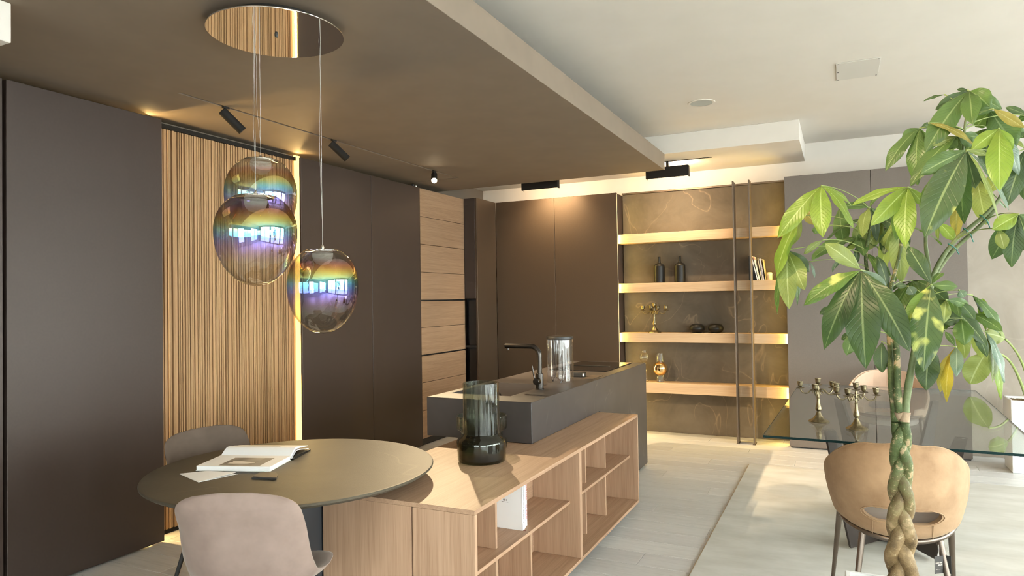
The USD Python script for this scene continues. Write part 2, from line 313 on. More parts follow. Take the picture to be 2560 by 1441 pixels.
for k, x in enumerate((-.955, -.80)):
    p_ = thing('shelf_post', ['left', 'right'][k]+' one of the two thin dark metal fins standing floor to top before the shelves', 'post', (x, 7.26, 0))
    part(p_, 'fin', bx(x-.0065, x+.0065, 7.175, 7.307, .004, 2.645, .001), metal_brown)
    part(p_, 'foot', bx(x-.014, x+.014, 7.172, 7.309, .0005, .0042, .001), metal_brown)
led_n = glow('niche_led_light', (1.0, .72, .35), 1.2)
for q, d, lb in (((-2.1995, -2.1965, 7.2935, 7.2985, .02, 2.63), (1, .12, 0), 'vertical light strip on the cabinet side at the left end of the shelves'),
              ((-.4745, -.4715, 7.2935, 7.2985, .02, 2.63), (-1, .12, 0), 'vertical light strip on the cabinet side at the right end of the shelves')):
    t = thing('led_strip', lb, 'light strip', ((q[0]+q[1])/2, 7.296, .02))
    part(t, 'diffuser', bx(*q, 0), led_n)
    s = UsdLux.RectLight.Define(stage, t.path+'/lamp'); M = frame_from(d); M[:3, 3] = (d[0]*.003, 0, 1.31)
    s.AddTransformOp().Set(Gf.Matrix4d(*M.T.ravel().tolist())); s.CreateHeightAttr(2.58); s.CreateWidthAttr(.004); s.CreateNormalizeAttr(True)
    s.CreateIntensityAttr(3.0*LED_GAIN); s.CreateColorAttr(Gf.Vec3f(1.0, .70, .15))

# ------------------------------------------------------------------ ceiling fittings
lens_m = glow('lamp_lens', (1.0, .80, .52), 60.0)
lens_dim = glow('lamp_lens_dim', (1.0, .80, .55), 5.0)
def spot_light(path, pos, d, power, cone, soft=.35, col=WARMW, radius=.018):
    s = UsdLux.SphereLight.Define(stage, path)
    M = frame_from(d); M[:3, 3] = pos
    s.AddTransformOp().Set(Gf.Matrix4d(*M.T.ravel().tolist()))
    s.CreateRadiusAttr(radius); s.CreateNormalizeAttr(True); s.CreateIntensityAttr(power*SPOT_GAIN); s.CreateColorAttr(Gf.Vec3f(*col))
    sh = UsdLux.ShapingAPI.Apply(s.GetPrim()); sh.CreateShapingConeAngleAttr(cone); sh.CreateShapingConeSoftnessAttr(soft)
def track_spot(y, target, label, power, cone, lens, mat=None, x=-3.40, ztop=2.712, body=.165):
    piv = np.array((x, y, 2.655)); d = np.array(target, float)-piv; d /= np.linalg.norm(d)
    t = thing('track_spotlight', label, 'spotlight', (x, y, ztop), 'black track spotlights on the brown ceiling')
    part(t, 'adapter', bx(x-.010, x+.010, y-.022, y+.022, 2.690, ztop-.001, .001), black)
    part(t, 'stem', tube([(x, y, 2.69), piv], .007, 8), black)
    M = frame_from(d); M[:3, 3] = piv
    b = lathe([(0, .03), (.024, .03), (.0275, .026), (.0275, -body+.03), (.0255, -body+.03), (.0255, -body+.042), (0, -body+.042)], 32); b.apply_transform(M)
    part(t, 'body', b, black_matte, 40)
    l = lathe([(0, -body+.040), (.0253, -body+.040), (.0253, -body+.034), (0, -body+.034)], 24); l.apply_transform(M)
    part(t, 'lens', l, mat or lens_m)
    spot_light(t.path+'/lamp', (piv+d*(body-.022))-t.loc, d, power, cone, .8)
SP = 62.
track_spot(3.04, (-2.30, 4.62, .8), 'black cylinder spotlight nearest the hanging glass lamps on the ceiling track', SP*2.4, 24, None, lens_dim)
track_spot(4.042, (-2.05, 5.55, .8), 'middle black cylinder spotlight on the ceiling track', SP*2.2, 26, None, lens_dim)
track_spot(5.45, (-1.75, 2.75, .8), 'lit black spotlight glaring at the far end of the ceiling track', SP*1.5, 19, None)
def wall_washer(x, label):
    t = thing('wall_washer', label, 'ceiling lamp', (x, 6.93, 2.69), 'black box lamps under the white beam')
    part(t, 'housing', cat_(bx(x-.215, x+.215, 6.885, 6.893, 2.692, 2.80), bx(x-.215, x+.215, 6.893, 6.95, 2.792, 2.80), bx(x-.215, x-.207, 6.893, 6.95, 2.692, 2.792), bx(x+.207, x+.215, 6.893, 6.95, 2.692, 2.792)), black_matte)
    part(t, 'stem', bx(x-.012, x+.012, 6.915, 6.935, 2.80, 2.861), black)
    part(t, 'diffuser', bx(x-.205, x+.205, 6.905, 6.945, 2.775, 2.780, 0), glow('washer_diffuser', WARM, 6.0) if not stage.GetPrimAtPath('/World/Looks/washer_diffuser') else stage.GetPrimAtPath('/World/Looks/washer_diffuser') and UsdShade.Material.Get(stage, '/World/Looks/washer_diffuser'))
    for k, dx in enumerate((-.16, 0, .16)): spot_light(f'{t.path}/lamp_{k}', np.array((dx, .0, .06)), (0, .34, -.94), 6.0*WASH_GAIN, 62, 1.0, WARMW, .008)
    s2 = UsdLux.RectLight.Define(stage, t.path+'/uplight')
    M = frame_from((0, .9, .35)); M[:3, 3] = np.array((0, .035, .075))
    s2.AddTransformOp().Set(Gf.Matrix4d(*M.T.ravel().tolist())); s2.CreateWidthAttr(.38); s2.CreateHeightAttr(.03); s2.CreateNormalizeAttr(True)
    s2.CreateIntensityAttr(2.0*WASH_GAIN); s2.CreateColorAttr(Gf.Vec3f(*WARM))
wall_washer(-1.55, 'black box lamp under the white beam above the shelf niche, right of the two')
wall_washer(-2.95, 'black box lamp under the white beam above the tall bronze doors, left of the two')
solo('lighting_track', bx(-3.6, -1.11, 6.925, 6.941, 2.857, 2.863, 0), black, 'thin black track on the white beam carrying the two box lamps', 'lighting track')
sp = thing('ceiling_speaker', 'round grey flush speaker in the white ceiling', 'speaker', (-.975, 5.62, ZC))
part(sp, 'rim', lathe([(.088, -.004), (.106, -.004), (.108, 0), (.088, 0)], 48, (-.975, 5.62, ZC-.0005)), white_paint)
part(sp, 'grille', lathe([(0, -.003), (.088, -.003), (.088, 0), (0, 0)], 48, (-.975, 5.62, ZC-.0005)), plain('speaker_grille', (.42, .44, .42), .8))
ac = thing('access_panel', 'rectangular beige access hatch in the white ceiling', 'access panel', (.14, 5.30, ZC))
hq = plain('hatch_beige', (.58, .55, .50), .8)
part(ac, 'plate', bx(.008, .276, 5.105, 5.505, ZC-.006, ZC-.0005, .001), hq)
for (x, y) in ((.02, 5.12), (.264, 5.12), (.264, 5.49), (.02, 5.49), (.02, 5.305)): part(ac, 'screw', lathe([(0, -.002), (.005, -.0015), (.005, 0), (0, 0)], 10, (x, y, ZC-.006)), gunmetal)
solo('ceiling_box', bx(-3.6, -2.969, 1.0, 1.595, 2.539, 2.699, .003), white_paint, 'white box hanging under the brown ceiling at the top left corner', 'ceiling unit')
sen = thing('motion_sensor', 'small black sensor on the cabinet top beside the lit spotlight', 'sensor', (-3.93, 5.80, 2.646))
part(sen, 'body', lathe([(0, 0), (.02, 0), (.02, .016), (.012, .024), (0, .026)], 20, (-3.875, 5.80, 2.646)), black)
part(sen, 'lens', lathe([(0, 0), (.008, 0), (.008, .012), (0, .014)], 12, (-3.868, 5.85, 2.646)), paper)
# spotlight over the dining corner (outside the picture)
def ceiling_spot(x, y, target, label, power, cone, col=WARMW):
    t = thing('ceiling_spotlight', label, 'spotlight', (x, y, ZC-.12))
    d = np.array(target, float)-np.array((x, y, ZC-.06)); d /= np.linalg.norm(d); M = frame_from(d); M[:3, 3] = (x, y, ZC-.05)
    b = lathe([(0, .03), (.035, .03), (.035, -.10), (.032, -.10), (.032, -.085), (0, -.085)], 28); b.apply_transform(M); part(t, 'body', b, white_paint, 40)
    part(t, 'stem', tube([(x, y, ZC-.05), (x, y, ZC-.001)], .01, 8), white_paint)
    l = lathe([(0, -.088), (.0315, -.088), (.0315, -.094), (0, -.094)], 20); l.apply_transform(M); part(t, 'lens', l, lens_dim)
    spot_light(t.path+'/lamp', np.array((x, y, ZC-.05))+d*.115-t.loc, d, power, cone, .5, col, .03)
# ------------------------------------------------------------------ island, low cabinet, round table
isl = thing('kitchen_island', 'dark stone kitchen island with sink, tap and hob resting on the low oak cabinet', 'kitchen island', (-1.9, 4.8, .02))
IX0, IX1, IY0, IY1, IZ = -2.255, -1.565, 3.495, 5.985, .905
body = (mani(bx(IX0, IX1, IY0, IY1, .6745, IZ, .003)) + mani(bx(IX0, IX1, 4.69, IY1, .02, .75, .003))) - mani(bx(-2.20, -1.787, 3.685, 4.268, .70, 1.0, 0))
part(isl, 'body', tri(body), stone_island)
part(isl, 'sink_bowl', tri(mani(bx(-2.205, -1.782, 3.68, 4.273, .69, .88, 0)) - mani(bx(-2.1995, -1.7875, 3.6855, 4.2675, .70, 1.0, 0))), stone_island)
part(isl, 'drain', lathe([(0, .002), (.03, .004), (.04, .002), (.04, 0), (0, 0)], 24, (-1.99, 3.98, .7005)), gunmetal)
part(isl, 'plinth', bx(IX0+.05, IX1-.05, 4.72, IY1-.05, .001, .02, 0), black)
hb = thing('induction_hob', 'black glass induction hob with central slot at the far end of the stone island', 'hob', (-1.9, 5.53, IZ))
part(hb, 'glass_plate', bx(-2.14, -1.665, 5.15, 5.90, IZ+.0005, IZ+.0065, .001), black_gloss)
part(hb, 'vent_slot', bx(-2.06, -1.75, 5.495, 5.545, IZ+.0066, IZ+.008, .0005), black)
part(hb, 'vent_edge', cat_(bx(-2.06, -1.75, 5.49, 5.494, IZ+.0066, IZ+.010, .0005), bx(-2.06, -1.75, 5.546, 5.55, IZ+.0066, IZ+.010, .0005)), gunmetal)
solo('socket_cover', bx(-1.688, -1.603, 4.655, 4.885, IZ+.0003, IZ+.003, .0005), metal_brown, 'flat dark bronze socket cover set in the island top beside the hob', 'socket cover')
fc = thing('kitchen_tap', 'black kitchen tap with a square-angled spout reaching over the island sink', 'tap', (-1.745, 4.03, IZ))
fx, fy = -1.745, 4.03
part(fc, 'base_body', lathe([(0, 0), (.030, 0), (.030, .004), (.0245, .006), (.0245, .098), (.022, .102), (0, .102)], 32, (fx, fy, IZ+.0005)), gunmetal, 40)
arc = [(fx, fy, 1.005), (fx, fy, 1.06), (fx, fy, 1.115)]+[(fx-.06+.06*math.cos(a), fy, 1.12+.06*math.sin(a)) for a in np.linspace(.1, math.pi/2, 9)]+[(fx-.12, fy, 1.18), (fx-.24, fy, 1.180)]
part(fc, 'spout', tube(arc, .0165, 20), gunmetal, 40)
part(fc, 'nozzle', lathe([(0, 0), (.010, 0), (.010, .014), (0, .014)], 16, (fx-.222, fy, 1.152)), gunmetal, 40)
part(fc, 'lever_hub', rot(lathe([(0, 0), (.020, 0), (.022, .004), (.022, .036), (.019, .040), (0, .040)], 24, (0, 0, 0)), (1, 0, 0), 90).apply_translation((fx, fy-.022, IZ+.055)), gunmetal, 40)
part(fc, 'lever', tube([(fx-.012, fy-.045, IZ+.06), (fx-.02, fy-.048, IZ+.10), (fx-.03, fy-.05, IZ+.155)], [.0055, .005, .0045], 12), gunmetal, 40)

cb = thing('low_cabinet', 'long low oak cabinet with open shelves facing the room under the stone island', 'cabinet', (-1.65, 3.48, .002))
CX0, CXM, CX1, CY0, CY1, ZB, ZT = -2.03, -1.572, -1.283, 2.315, 4.665, .068, .672
part(cb, 'top', bx(CX0, CX1, CY0, CY1, ZT-.018, ZT, .001), oak_y)
part(cb, 'bottom', bx(CX0, CX1, CY0+.019, CY1-.019, ZB, ZB+.018, .001), oak_y)
part(cb, 'end_panel', bx(CX0, CXM-.0035, CY0, CY0+.0185, ZB, ZT-.0185, .001), oak_v)
part(cb, 'end_panel', bx(CXM+.0035, CX1, CY0, CY0+.0185, ZB, ZT-.0185, .001), oak_v)
part(cb, 'end_panel', bx(CX0, CX1, CY1-.0185, CY1, ZB, ZT-.0185, .001), oak_v)
part(cb, 'gap_backing', bx(CXM-.01, CXM+.01, CY0+.0186, CY0+.024, ZB, ZT-.02, 0), black)
part(cb, 'side_panel', bx(CX0, CX0+.018, CY0+.019, CY1-.019, ZB+.0185, ZT-.0185, .001), oak_v)
part(cb, 'back_panel', bx(CXM-.002, CXM+.012, CY0+.025, CY1-.019, ZB+.0185, ZT-.0185, 0), oak_y)
YM = 3.50
part(cb, 'middle_divider', bx(CXM+.013, CX1, YM-.0175, YM+.0175, ZB+.0185, ZT-.0185, .001), oak_v)
part(cb, 'shelf', bx(CXM+.013, CX1-.057, CY0+.019, YM-.018, .372, .388, .001), oak_y)
part(cb, 'shelf', bx(CXM+.013, CX1-.057, YM+.018, CY1-.019, .372, .388, .001), oak_y)
for (y, a, b) in ((2.69, .3885, ZT-.0185), (2.69, ZB+.0185, .3715), (3.06, ZB+.0185, .3715), (3.86, .3885, ZT-.0185), (3.86, ZB+.0185, .3715), (4.235, .3885, ZT-.0185), (4.235, ZB+.0185, .3715)):
    part(cb, 'divider', bx(CXM+.013, CX1-.10, y-.008, y+.008, a, b, .001), oak_v)
part(cb, 'plinth', bx(CX0+.06, CX1-.14, CY0+.08, CY1-.02, .002, ZB, 0), black)

tb = thing('round_table', 'round table with a thin dark stone top standing against the low oak cabinet', 'table', (-2.216, 2.346, 0))
TC = (-2.216, 2.346)
part(tb, 'tabletop', lathe([(0, .7505), (.606, .7505), (.614, .749), (.617, .745), (.616, .740), (.598, .728), (.56, .727), (0, .727)], 128, (*TC, 0)), stone_table, 30)
part(tb, 'pedestal', bx(-2.33, -2.04, 2.20, 2.49, .012, .7265, .006), plain('pedestal_dark', (.035, .036, .040), .55))
part(tb, 'foot_plate', bx(-2.42, -2.036, 2.10, 2.60, .0005, .0115, .003), black)

# ------------------------------------------------------------------ chairs
vel_taupe = velvet('velvet_taupe', (.195, .138, .112), (.26, .19, .158))
vel_brown = velvet('velvet_brown', (.085, .060, .044), (.115, .083, .062), .15)
vel_tan = noisy('suede_tan', (.23, .14, .077), (.36, .235, .137), scale=8, rough=.8, spec=.2, detail=6, sheen_weight=.15, sheen_roughness=.4, sheen_tint=(1, .85, .65))
vel_pink = velvet('suede_pink_tan', (.55, .38, .27), (.64, .45, .33), .25)
seat_grey = velvet('seat_grey', (.36, .31, .28), (.43, .37, .33), .3)
def shell_chair(name, label, loc, rotz, mat, leg_m, group):
    """Moulded velvet chair: back and seat in one curved shell on four slim legs; it faces +y."""
    t = thing(name, label, 'chair', loc, group, rotz=rotz)
    prof = spline([(.0, -.035, .838), (0, -.025, .78), (0, .0, .66), (0, .03, .55), (0, .085, .475), (0, .18, .452), (0, .30, .455), (0, .41, .462), (0, .455, .452)], 70)
    n, m = len(prof), 29; V = np.zeros((n, m, 3)); s = np.linspace(0, 1, n)
    T = np.gradient(prof, axis=0); T /= np.linalg.norm(T, axis=1, keepdims=True); N = np.stack([0*T[:, 0], -T[:, 2], T[:, 1]], 1)  # towards the sitter
    N = np.where((N[:, 2:3] < -.2), -N, N)
    w0 = np.interp(s, [0, .12, .4, .55, .75, .92, 1], [.212, .220, .230, .236, .24, .225, .19])
    top = np.clip(1-s/.13, 0, 1); end = np.clip((s-.84)/.16, 0, 1)
    w0 = w0*np.where(top > 0, (1-(.985*top)**3.4)**(1/2.6), 1)*(1-.35*end**2.6)
    wrap = np.interp(s, [0, .06, .2, .45, .6, .8, 1], [.0, .012, .045, .065, .055, .03, .005])
    u = np.linspace(-1, 1, m)
    for i in range(n):
        V[i] = prof[i]+np.outer(u*w0[i], (1, 0, 0))+np.outer(wrap[i]*np.abs(u)**2.4, N[i])
    th = np.interp(s, [0, .06, .5, 1], [.020, .034, .04, .034])[:, None]*np.sqrt(np.clip(1-np.abs(u)**6, .02, 1))[None, :]
    ends = np.clip(np.minimum(s, 1-s)*18, .15, 1)[:, None]
    th = th*np.sqrt(ends)
    n3 = np.repeat(N[:, None, :], m, 1)
    A, B = V+n3*th[..., None]*.35, V-n3*th[..., None]*.65
    ring = np.concatenate([A, B[:, ::-1]], 1)
    M = grid(ring, closed_v=True); v = M.vertices; f = [tuple(q) for q in M.faces]; k = 2*m
    for base, fl_ in ((0, False), ((n-1)*k, True)):
        for j in range(m-1):
            q = (base+j, base+j+1, base+k-2-j, base+k-1-j)
            f += [(q[0], q[2], q[1]), (q[0], q[3], q[2])] if not fl_ else [(q[0], q[1], q[2]), (q[0], q[2], q[3])]
    M = trimesh.Trimesh(v, np.array(f), process=False); trimesh.repair.fix_normals(M)
    part(t, 'shell', M, mat, 50, local=True)
    seam = spline([(x, 0.448+.008*(1-(x/.17)**2), .470-.012*abs(x/.17)) for x in np.linspace(-.17, .17, 9)], 20)
    part(t, 'seam', tube(seam+np.array((0, .002, -.008)), .0018, 6), mat, 40, local=True)
    part(t, 'under_frame', bx(-.17, .17, .10, .36, .405, .425, .004), leg_m, local=True)
    for sx in (-1, 1):
        for (ya, yb) in ((.13, .03), (.33, .43)):
            part(t, 'leg', tube([(sx*.14, ya, .41), (sx*.225, yb, .004)], [.013, .008], 14), leg_m, 40, local=True)
    return t
leg_black = plain('leg_black', (.02, .019, .018), .5)
ang = math.degrees(math.atan2(.905, -.425))-90
shell_chair('shell_chair', 'taupe velvet chair seen from behind in front of the round stone table', (-1.885, 1.725, 0), ang, vel_taupe, leg_black, None)
shell_chair('shell_chair', 'brown velvet chair on the far side of the round table before the slats', (-2.985, 2.535, 0), -104, vel_brown, leg_black, None)

def tub_z(q):
    """Heights of the shell's lower and upper edge at the share q of the way from the back's middle to an arm's end."""
    zb = .412+.095*min(1, q/.85)**2
    return zb, max(zb+.05, .816+.010*math.exp(-(q/.12)**2)-.01*q-.42*max(0, (q-.22)/.78)**1.75)
def tub_r(s, q, off):
    bulge = math.sin(math.pi*min(1, .12+s*.72))
    return .220+.066*bulge-.016*s*(1-q)+off, .232+.075*bulge+.02*s+off
def tub_mesh():
    """Tub chair upholstery as a closed shell with an oval opening low in the back; it faces +y, the back lies at -y."""
    n, m = 101, 26; W = math.radians(136); ph = np.linspace(-W, W, n); V = np.zeros((n, 2*m, 3))
    for i, p in enumerate(ph):
        q = abs(p)/W; zb, zt = tub_z(q)
        for side, off in ((0, .016), (1, -.016)):
            for j in range(m):
                s = j/(m-1); e = min(1., math.sqrt(max(0, 1-max(0, s-.93)**2/.07**2)))*min(1., math.sqrt(max(0, 1-max(0, .04-s)**2/.04**2))+.2)*min(1., math.sqrt(max(0, 1-max(0, q-.95)**2/.05**2))+.05)
                h = (zt-zb)*s/.41; a, b = tub_r(h, q, off*e)
                V[i, j if side == 0 else 2*m-1-j] = (a*math.sin(p), -b*math.cos(p)*(1 if abs(p) < math.pi/2 else .92), zb+(zt-zb)*s)
    M = grid(V, closed_v=True); v, f = M.vertices, [tuple(q) for q in M.faces]; K = 2*m
    for base, fl_ in ((0, False), ((n-1)*K, True)):
        for j in range(m-1):
            q = (base+j, base+j+1, base+K-2-j, base+K-1-j)
            f += [(q[0], q[2], q[1]), (q[0], q[3], q[2])] if not fl_ else [(q[0], q[1], q[2]), (q[0], q[2], q[3])]
    M = trimesh.Trimesh(v, np.array(f), process=False); trimesh.repair.fix_normals(M)
    S = manifold3d.Manifold.sphere(1.0, 80).scale((.150, .15, .046)).translate((0, -.27, .520))
    S = S ^ manifold3d.Manifold.cube((1, 1, .060), True).translate((0, -.3, .516))
    R = mani(M)-S; out = tri(R)
    return out if len(out.faces) > 500 else M
TUB = tub_mesh()
def tub_chair(label, loc, rotz, mat, inner, tags):
    t = thing('tub_chair', label, 'chair', loc, None, rotz=rotz)
    part(t, 'shell', TUB, mat, 40, local=True)
    a = np.linspace(-2.0, 2.0, 60)
    hole = [(.160*math.cos(p), 0, .517+.046*max(-.8, min(.82, math.sin(p)))) for p in np.linspace(0, 2*math.pi, 65)[:-1]]
    def onback(x, z, off):
        A, B = tub_r((z-.412)/.41, .1, off); return (x, -B*math.sqrt(max(0, 1-(x/A)**2)), z)
    pts = [onback(x, z, .0165) for x, _, z in hole]
    part(t, 'opening_seam', tube(pts+[pts[0]], .0022, 6, cap=False), mat, 60, local=True)
    top = []
    for p in np.linspace(-2.3, 2.3, 90):
        q = abs(p)/math.radians(136); zb, zt = tub_z(min(1, q)); a_, b_ = tub_r((zt-zb)/.41, q, 0); top.append((a_*math.sin(p), -b_*math.cos(p)*(1 if abs(p) < math.pi/2 else .92), zt-.0005))
    part(t, 'piping', tube(top, .0032, 8), mat, 60, local=True)
    for sx in (-1, 1): part(t, 'side_seam', tube([onback(sx*.115, z, .0165) for z in np.linspace(.418, .482, 8)], .0018, 6), mat, 60, local=True)
    # cushion
    cu = lathe([(0, .478), (.10, .480), (.185, .476), (.212, .465), (.218, .445), (.208, .425), (0, .420)], 56); cu.vertices[:, 1] *= 1.02; cu.vertices[:, 1] += .015
    part(t, 'seat_cushion', cu, seat_grey, 50, local=True)
    # inner back with upright pleats
    rows = []
    for p in np.linspace(-1.25, 1.25, 141):
        col = []
        for s in np.linspace(.42, .985, 12):
            q = abs(p)/math.radians(136); zb, zt = tub_z(q); z = zb+(zt-zb)*s
            a_, b_ = tub_r((z-zb)/.41, q, -.0168-.006*abs(math.sin(p*7.5))**.6*math.sin((s-.42)/.565*math.pi)**.5)
            col.append((a_*math.sin(p), -b_*math.cos(p), z))
        rows.append(col)
    part(t, 'pleated_lining', grid(np.array(rows)), inner, True, local=True)
    # frame: metal hoop under the shell, four tapering legs
    hoop = [(.236*math.sin(p), -.256*math.cos(p)*(1 if abs(p) < math.pi/2 else .92), .399+.095*min(1, abs(p)/2.02)**2) for p in np.linspace(-math.pi, math.pi, 73)]
    part(t, 'hoop', tube(hoop, .0125, 12, cap=False), metal_bronze, 50, local=True)
    for sx in (-1, 1):
        part(t, 'leg', tube([(sx*.150, -.195, .400), (sx*.205, -.275, .003)], [.015, .0085], 16), metal_bronze, 40, local=True)
        part(t, 'leg', tube([(sx*.228, .02, .445), (sx*.265, .19, .003)], [.015, .0085], 16), metal_bronze, 40, local=True)
    if tags:
        for k, (x, dx) in enumerate(((.138, 0), (.160, .012))):
            g = part(t, 'paper_tag', rot(bx(-.022, .022, -.0008, .0008, -.075, 0, .0004), (0, 0, 1), 35-60*k).apply_translation((x+dx*.4, -.235+.02*k, .345)), plain(f'tag_black_{k}', (.035, .031, .028) if k == 0 else (.014, .014, .013), .5), local=True, label='small black paper label hanging on a thin string' if k == 0 else None)
            part(t, 'tag_string', tube([(x+dx*.4, -.235+.02*k, .344), (x+dx, -.245, .372), (x+dx, -.24, .395)], .0006, 5), paper, local=True)
        tx = cat_(meshkit.text_mesh('CUSTOM', .0052, .0004, True).apply_translation((-.018, .0, 0)), meshkit.text_mesh('MADE', .0052, .0004, True).apply_translation((-.004, -.0085, 0)), trimesh.creation.box((.034, .0008, .0004)).apply_translation((0, -.025, 0)))
        tx = rot(tx, (1, 0, 0), 90); tx.apply_translation((0, -.0009, -.032)); tx = rot(tx, (0, 0, 1), 35); tx.apply_translation((.138, -.235, .345))
        part(t, 'tag_print', tx, plain('tag_print', (.62, .56, .50), .6), local=True)
    return t
tub_chair('tan suede tub chair seen from behind at the near end of the glass table', (.207, 3.672, .0095), 3, vel_tan, vel_tan, True)
tub_chair('pinkish tan tub chair facing us through the far end of the glass table', (.335, 6.42, .0095), 178, vel_pink, vel_pink, False)

# ------------------------------------------------------------------ rug, glass dining table
rug_m = noisy('rug_cream', (.46, .435, .385), (.60, .575, .53), scale=2.4, rough=.95, spec=.1, bump=.3, stretch=(1, 2.2, 1), detail=10)
rg = thing('rug', 'large mottled cream rug with a brown bound edge under the glass table', 'rug', (.9, 3.9, 0))
prof = manifold3d.CrossSection([[(-.755, 1.0), (2.9, 1.0), (2.9, 6.33), (-.755, 6.33)]]).offset(-.03, manifold3d.JoinType.Round).offset(.03, manifold3d.JoinType.Round, circular_segments=32)
part(rg, 'pile', tri(prof.offset(-.006, manifold3d.JoinType.Round).extrude(.0085).translate((0, 0, .0004))), rug_m)
part(rg, 'binding', tri((prof-prof.offset(-.0062, manifold3d.JoinType.Round)).extrude(.0075).translate((0, 0, .0004))), noisy('rug_binding', (.33, .24, .15), (.42, .31, .2), scale=200, rough=.9))
gt = thing('glass_table', 'large dining table with a clear glass top on dark splayed plate legs', 'table', (.24, 5.0, .009))
GA = math.radians(-1.6)
def gl(m): return rot(m, (0, 0, 1), math.degrees(GA), (-.383, 3.838, 0))
GX0, GX1, GY0, GY1, GZ0, GZ1 = -.383, .835, 3.838, 6.195, .733, .745
glass_top = pane('table_glass', (.86, .90, .885), 1.52)
part(gt, 'glass_top', gl(bx(GX0+.001, GX1-.001, GY0+.001, GY1-.001, GZ0, GZ1, .0005)), glass_top)
edge_m = MAT('glass_edge', {'p': ('principled_bsdf', dict(base_color=(.004, .020, .020), roughness=.4, specular_ior_level=.1))})
part(gt, 'glass_edge', gl(cat_(bx(GX0, GX1, GY0-.0012, GY0+.0005, GZ0, GZ1, 0), bx(GX0, GX1, GY1-.0005, GY1+.0012, GZ0, GZ1, 0), bx(GX0-.0012, GX0+.0005, GY0, GY1, GZ0, GZ1, 0), bx(GX1-.0005, GX1+.0012, GY0, GY1, GZ0, GZ1, 0))), edge_m, label='dark green polished edge of the glass')
plate_m = plain('table_leg_brown', (.040, .031, .026), .5, spec=.3)
def leg_plate(top_a, top_b, bot_a, bot_b, th=.018):
    P = np.array([top_a, top_b, bot_b, bot_a], float); nrm = np.cross(P[1]-P[0], P[3]-P[0]); nrm /= np.linalg.norm(nrm)
    return trimesh.convex.convex_hull(np.vstack([P-nrm*th/2, P+nrm*th/2]))
zt, zb = .7315, .0195
part(gt, 'leg', leg_plate((-.095, 4.16, zt), (-.045, 4.20, zt), (.02, 4.42, zb), (.20, 4.66, zb)), plate_m)
part(gt, 'leg', leg_plate((.575, 4.19, zt), (.52, 4.20, zt), (.445, 4.41, zb), (.30, 4.66, zb)), plate_m)
part(gt, 'leg', leg_plate((-.05, 5.50, zt), (.0, 5.42, zt), (.08, 5.20, zb), (.21, 4.98, zb)), plate_m)
part(gt, 'leg', leg_plate((.60, 5.62, zt), (.555, 5.54, zt), (.46, 5.22, zb), (.31, 4.98, zb)), plate_m)
part(gt, 'cross_base', bx(.17, .35, 4.60, 5.05, zb, .10, .004), plate_m)
for (x, y) in ((-.07, 4.18), (.548, 4.195), (-.025, 5.46), (.578, 5.58)): part(gt, 'glass_pad', lathe([(0, 0), (.02, 0), (.02, .0012), (0, .0012)], 20, (x, y, .7316)), chrome)
# ------------------------------------------------------------------ hanging glass lamps
def iridescent(name, z0, z1):
    N_ = (.80, .79, .74)
    ramp = [(0, N_), (.24, N_), (.34, (.62, .42, .72)), (.42, (.50, .34, 1.)), (.50, (.20, .26, 1.)), (.57, (.14, .48, 1.)), (.625, (.25, .85, .92)), (.675, (.75, .95, .40)), (.73, (1., .80, .16)), (.79, (1., .45, .14)), (.84, (.85, .38, .36)), (.89, (.62, .60, .62)), (1, N_)]
    amt = [(0, (.10,)*3), (.24, (.14,)*3), (.40, (.34,)*3), (.55, (.46,)*3), (.72, (.56,)*3), (.82, (.50,)*3), (.89, (.20,)*3), (1, (.12,)*3)]
    return MAT(name, {'g': ('geometry', {}), 's': ('separate_xyz', {}), 'm': ('map_range', dict(from_min=z0, from_max=z1, to_min=0., to_max=1.)), 'nz': ('noise_texture', dict(scale=5., detail=2)), 'ad': ('math', dict(math_type='multiply_add', value2=.07)), 'of': ('math', dict(math_type='subtract', value2=.035)),
        'r': ('rgb_ramp', {'ramp': ramp}), 'am': ('rgb_ramp', {'ramp': amt}), 't': ('transparent_bsdf', dict(color=(.955, .95, .93))), 'gl': ('glossy_bsdf', dict(roughness=.0)), 'f': ('layer_weight', dict(blend=.5)), 'w': ('math', dict(math_type='power', value2=4.)),
        'wc': ('mix_color', dict(b=(.62, .62, .58))), 'w2': ('math', dict(math_type='multiply', value2=.75)), 'k': ('math', dict(math_type='add', use_clamp=True)), 'x': ('mix_closure', {})},
        [('g.position', 's.vector'), ('s.z', 'm.value'), ('g.position', 'nz.vector'), ('nz.fac', 'ad.value1'), ('m.result', 'ad.value3'), ('ad.value', 'of.value1'), ('of.value', 'r.fac'), ('of.value', 'am.fac'), ('r.color', 'wc.a'), ('f.facing', 'w.value1'), ('w.value', 'wc.fac'), ('wc.result', 'gl.color'),
         ('w.value', 'w2.value1'), ('w2.value', 'k.value1'), ('am.color', 'k.value2'), ('k.value', 'x.fac'), ('t.BSDF', 'x.closure1'), ('gl.BSDF', 'x.closure2')], surface='x.closure')
frosted = MAT('frosted_diffuser', {'p': ('principled_bsdf', dict(base_color=(.86, .85, .82), roughness=.6)), 't': ('translucent_bsdf', dict(color=(.85, .84, .82))), 'tr': ('transparent_bsdf', dict(color=(.9, .9, .88))), 'x': ('mix_closure', dict(fac=.4)), 'y': ('mix_closure', dict(fac=.68))},
              [('p.BSDF', 'x.closure1'), ('t.BSDF', 'x.closure2'), ('x.closure', 'y.closure1'), ('tr.BSDF', 'y.closure2')], surface='y.closure')
clear_inner = pane('lamp_inner_glass', (.985, .985, .975), 1.45, gain=.8)
cable_m = plain('silver_cable', (.55, .54, .50), .4, .5)
can = thing('lamp_canopy', 'round mirror-polished ceiling plate from which the three glass lamps hang', 'ceiling plate', (-2.2, 2.245, 2.66))
